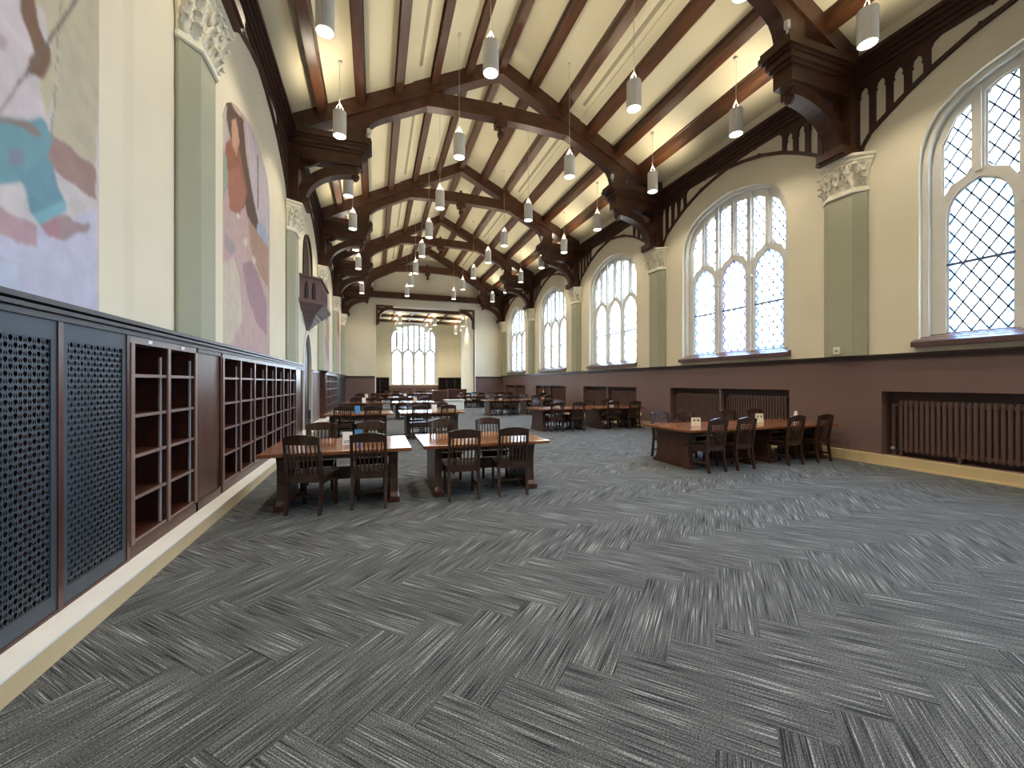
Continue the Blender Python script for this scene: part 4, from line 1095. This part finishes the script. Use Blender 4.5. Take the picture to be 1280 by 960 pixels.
# ================================================================ SMALL FIXTURES
th_ = thing('thermostat', 'small white thermostat box at the foot of the first window-wall pilaster', 'thermostat', (XR - 0.19, 6.0, 2.20))
obj('case', M().box(-.03, 0, -.065, .065, 0, .15), 'plastic_white', th_, local=True)
obj('dial', M().box(-.038, -.03, -.03, .03, .05, .09), 'steel', th_, local=True)
for y, lb in ((6.9, 'white socket plate on the mauve wall beside the first radiator niche'), (12.95, 'white socket plate on the mauve wall beside the second radiator niche')):
    s_ = thing('wall_socket', lb, 'socket', (XR - 0.01, y, 0.38)); obj('plate', M().box(-.012, 0, -.04, .04, 0, .12), 'card_cream', s_, local=True); obj('outlet', M().box(-.016, -.012, -.018, .018, .03, .09), 'plastic_white', s_, local=True)
sd = thing('sign_stand', 'slim blue stand with small head beside the seven-column bookcase', 'stand', (-1.13, 8.3, 0))
obj('base', M().lathe([(.16, 0), (.16, .015), (.03, .03)], 0, 0, 14), 'blue_plastic', sd, local=True)
obj('pole', M().bar((0, 0, .02), (0, 0, .95), .014, 8), 'blue_plastic', sd, local=True)
obj('head', M().box(-.024, .024, -.03, .03, .95, 1.10), 'blue_plastic', sd, local=True)
obj('nozzle', M().box(-.012, .012, -.09, -.05, .96, .99), 'plastic_black', sd, local=True)

# ---- desks, kiosks and shelves at the far end and in the alcove
def kiosk(label, x, y, w, d, h, material):
    k = thing('service_desk', label, 'desk', (x, y, 0))
    obj('body', M().box(-w / 2, w / 2, -d / 2, d / 2, 0, h - .04), material, k, local=True)
    obj('top', M().box(-w / 2 - .03, w / 2 + .03, -d / 2 - .03, d / 2 + .03, h - .04, h), 'table_top', k, local=True)
    obj('front_panel', M().box(-w / 2 + .06, w / 2 - .06, -d / 2 - .012, -d / 2, .10, h - .12), 'case_wood', k, local=True)
kiosk('dark wooden podium desk standing alone before the alcove, bookshelf side', 4.05, 27.2, .9, .7, 1.1, 'case_wood')
kiosk('dark wooden service desk before the alcove, window side', 5.6, 29.2, 1.3, .7, 1.15, 'case_wood')
wcn = thing('white_counter', 'low white counter beside the dark podium desk', 'counter', (4.5, 24.3, 0))
obj('body', M().box(-.55, .55, -.3, .3, 0, .55), 'counter_white', wcn, local=True); obj('top', M().box(-.6, .6, -.35, .35, .55, .60), 'counter_white', wcn, local=True)
def low_shelf(label, x0, x1, n):
    b = thing('wall_shelf', label, 'bookcase', ((x0 + x1) / 2, YA - .2, 0), group='dark low bookcases in the alcove')
    obj('back', M().box(x0, x1, YA - .06, YA - .01, 0, 2.04), 'recess_shade', b); obj('cap', M().box(x0, x1, YA - .42, YA - .01, 2.04, 2.12), 'dark_trim', b)
    for k in range(n + 1): obj('upright', M().box(x0 + (x1 - x0) * k / n - .03, x0 + (x1 - x0) * k / n + .03, YA - .4, YA - .06, 0, 2.04), 'case_wood', b)
    for z in (.1, .5, .9, 1.3, 1.68): obj('shelf', M().box(x0, x1, YA - .39, YA - .06, z, z + .03), 'case_wood', b)
low_shelf('dark low bookcase on the bookshelf side of the alcove window', -1.1, 1.3, 3)
low_shelf('dark low bookcase on the window-wall side of the alcove window', 6.0, 8.4, 3)
obj('wainscot', M().box(1.3, 6.0, YA - .03, YA, 0, 1.36), 'mauve_wall', wc)
for s in (0, 1): obj('radiator_cover', M().box(1.6 + s * 2.25, 3.5 + s * 2.25, YA - .12, YA - .03, .15, 1.1), 'radiator_paint', wc)
for k, (x, y, lb) in enumerate(((1.2, 33.4, 'dark table in the alcove on the bookshelf side'), (3.6, 34.0, 'dark table in the middle of the alcove'))):
    t = copy_tree(table0); t.location = (x, y, 0); t.scale = (1.1, 1, 1); t['label'] = lb; t['group'] = 'tables in the alcove'
for k, (x, y) in enumerate(((1.0, 34.5), (1.6, 32.6), (3.3, 33.1), (3.9, 35.1))):
    c = copy_tree(chair0); c.location = (x, y, 0); c.rotation_euler = (0, 0, R(180 if k in (0, 3) else 0)); c['label'] = 'dark slat-back chair inside the alcove, %s table, %s side' % (('bookshelf-side', 'bookshelf-side', 'middle', 'middle')[k], ('alcove-window', 'hall', 'hall', 'alcove-window')[k]); c['group'] = 'chairs in the alcove'

# ---- laptop and bag on the third-row tables, and the reader
lp = thing('laptop', 'open laptop with bright screen on the outer window-side table, third row', 'laptop', (8.62, 20.00, .74), R(176))
obj('keyboard_base', M().box(-.16, .16, -.22, 0, 0, .018), 'steel', lp, local=True)
obj('screen', M().prism([(0, .01), (.014, .01), (.085, .22), (.071, .22)], -.16, .16, lambda a, b, d: (d, a, b)), 'steel', lp, local=True)

def reader(x, y):
    p = thing('person', 'person with long dark hair in dark clothes seated at the third-row window-side table', 'person', (x, y, 0))
    V = [(0, 0, .52), (0, .01, .70), (0, .0, .90), (0, -.02, 1.06), (0, -.03, 1.13), (0, -.05, 1.20), (0, -.05, 1.30),
         (.17, -.01, 1.03), (.22, -.08, .84), (.14, -.27, .79), (.10, -.34, .775), (-.17, -.01, 1.03), (-.22, -.08, .84), (-.14, -.27, .79), (-.10, -.34, .775),
         (.09, -.02, .53), (.12, -.40, .54), (.12, -.40, .10), (.12, -.50, .04), (-.09, -.02, .53), (-.12, -.40, .54), (-.12, -.40, .10), (-.12, -.50, .04)]
    E_ = [(0, 1), (1, 2), (2, 3), (3, 4), (4, 5), (5, 6), (3, 7), (7, 8), (8, 9), (9, 10), (3, 11), (11, 12), (12, 13), (13, 14), (0, 15), (15, 16), (16, 17), (17, 18), (0, 19), (19, 20), (20, 21), (21, 22)]
    rad = [(.15, .11), (.13, .10), (.15, .10), (.12, .08), (.05, .05), (.075, .085), (.07, .08), (.06, .06), (.05, .05), (.04, .04), (.035, .022), (.06, .06), (.05, .05), (.04, .04), (.035, .022),
           (.08, .08), (.07, .07), (.05, .05), (.04, .04), (.08, .08), (.07, .07), (.05, .05), (.04, .04)]
    me = bpy.data.meshes.new('body'); me.from_pydata(V, E_, []); me.update()
    o = bpy.data.objects.new('body', me); COL.objects.link(o)
    sk = o.modifiers.new('skin', 'SKIN'); sb = o.modifiers.new('sub', 'SUBSURF'); sb.levels = 2; sb.render_levels = 2
    for i, sv in enumerate(me.skin_vertices[0].data): sv.radius = rad[i]; sv.use_root = i == 0
    dg = bpy.context.evaluated_depsgraph_get(); dg.update()
    em = bpy.data.meshes.new_from_object(o.evaluated_get(dg)); bpy.data.objects.remove(o)
    em.materials.clear(); em.materials.append(MT['cloth_dark']); em.materials.append(MT['skin'])
    for pl in em.polygons:
        c = pl.center; pl.use_smooth = True
        if c.z > 1.10 or c.y < -.24 and .7 < c.z < .85: pl.material_index = 1
    obj('body', em, None, p, local=True)
    hr = M()
    rings = []
    for z, rx, ry, cy in ((1.00, .10, .05, .05), (1.10, .12, .06, .045), (1.22, .115, .085, .0), (1.30, .105, .10, -.02), (1.36, .08, .085, -.035), (1.39, .03, .03, -.04)):
        rings.append([(rx * math.cos(a), cy + ry * math.sin(a), z) for a in [2 * PI * i / 12 for i in range(12)]])
    hr.loft(rings); obj('hair', hr, 'hair', p, True, True)
    obj('shirt_collar', M().lathe([(.075, 1.07), (.07, 1.10), (.055, 1.115)], 0, -.03, 12), 'card_white', p, True, True)
    for s in (-1, 1): obj('eye', M().lathe([(.004, 1.255), (.011, 1.262), (.004, 1.269)], s * .03, -.128, 6), 'print_dark', p, local=True)
    return p
reader(8.74, 20.74)
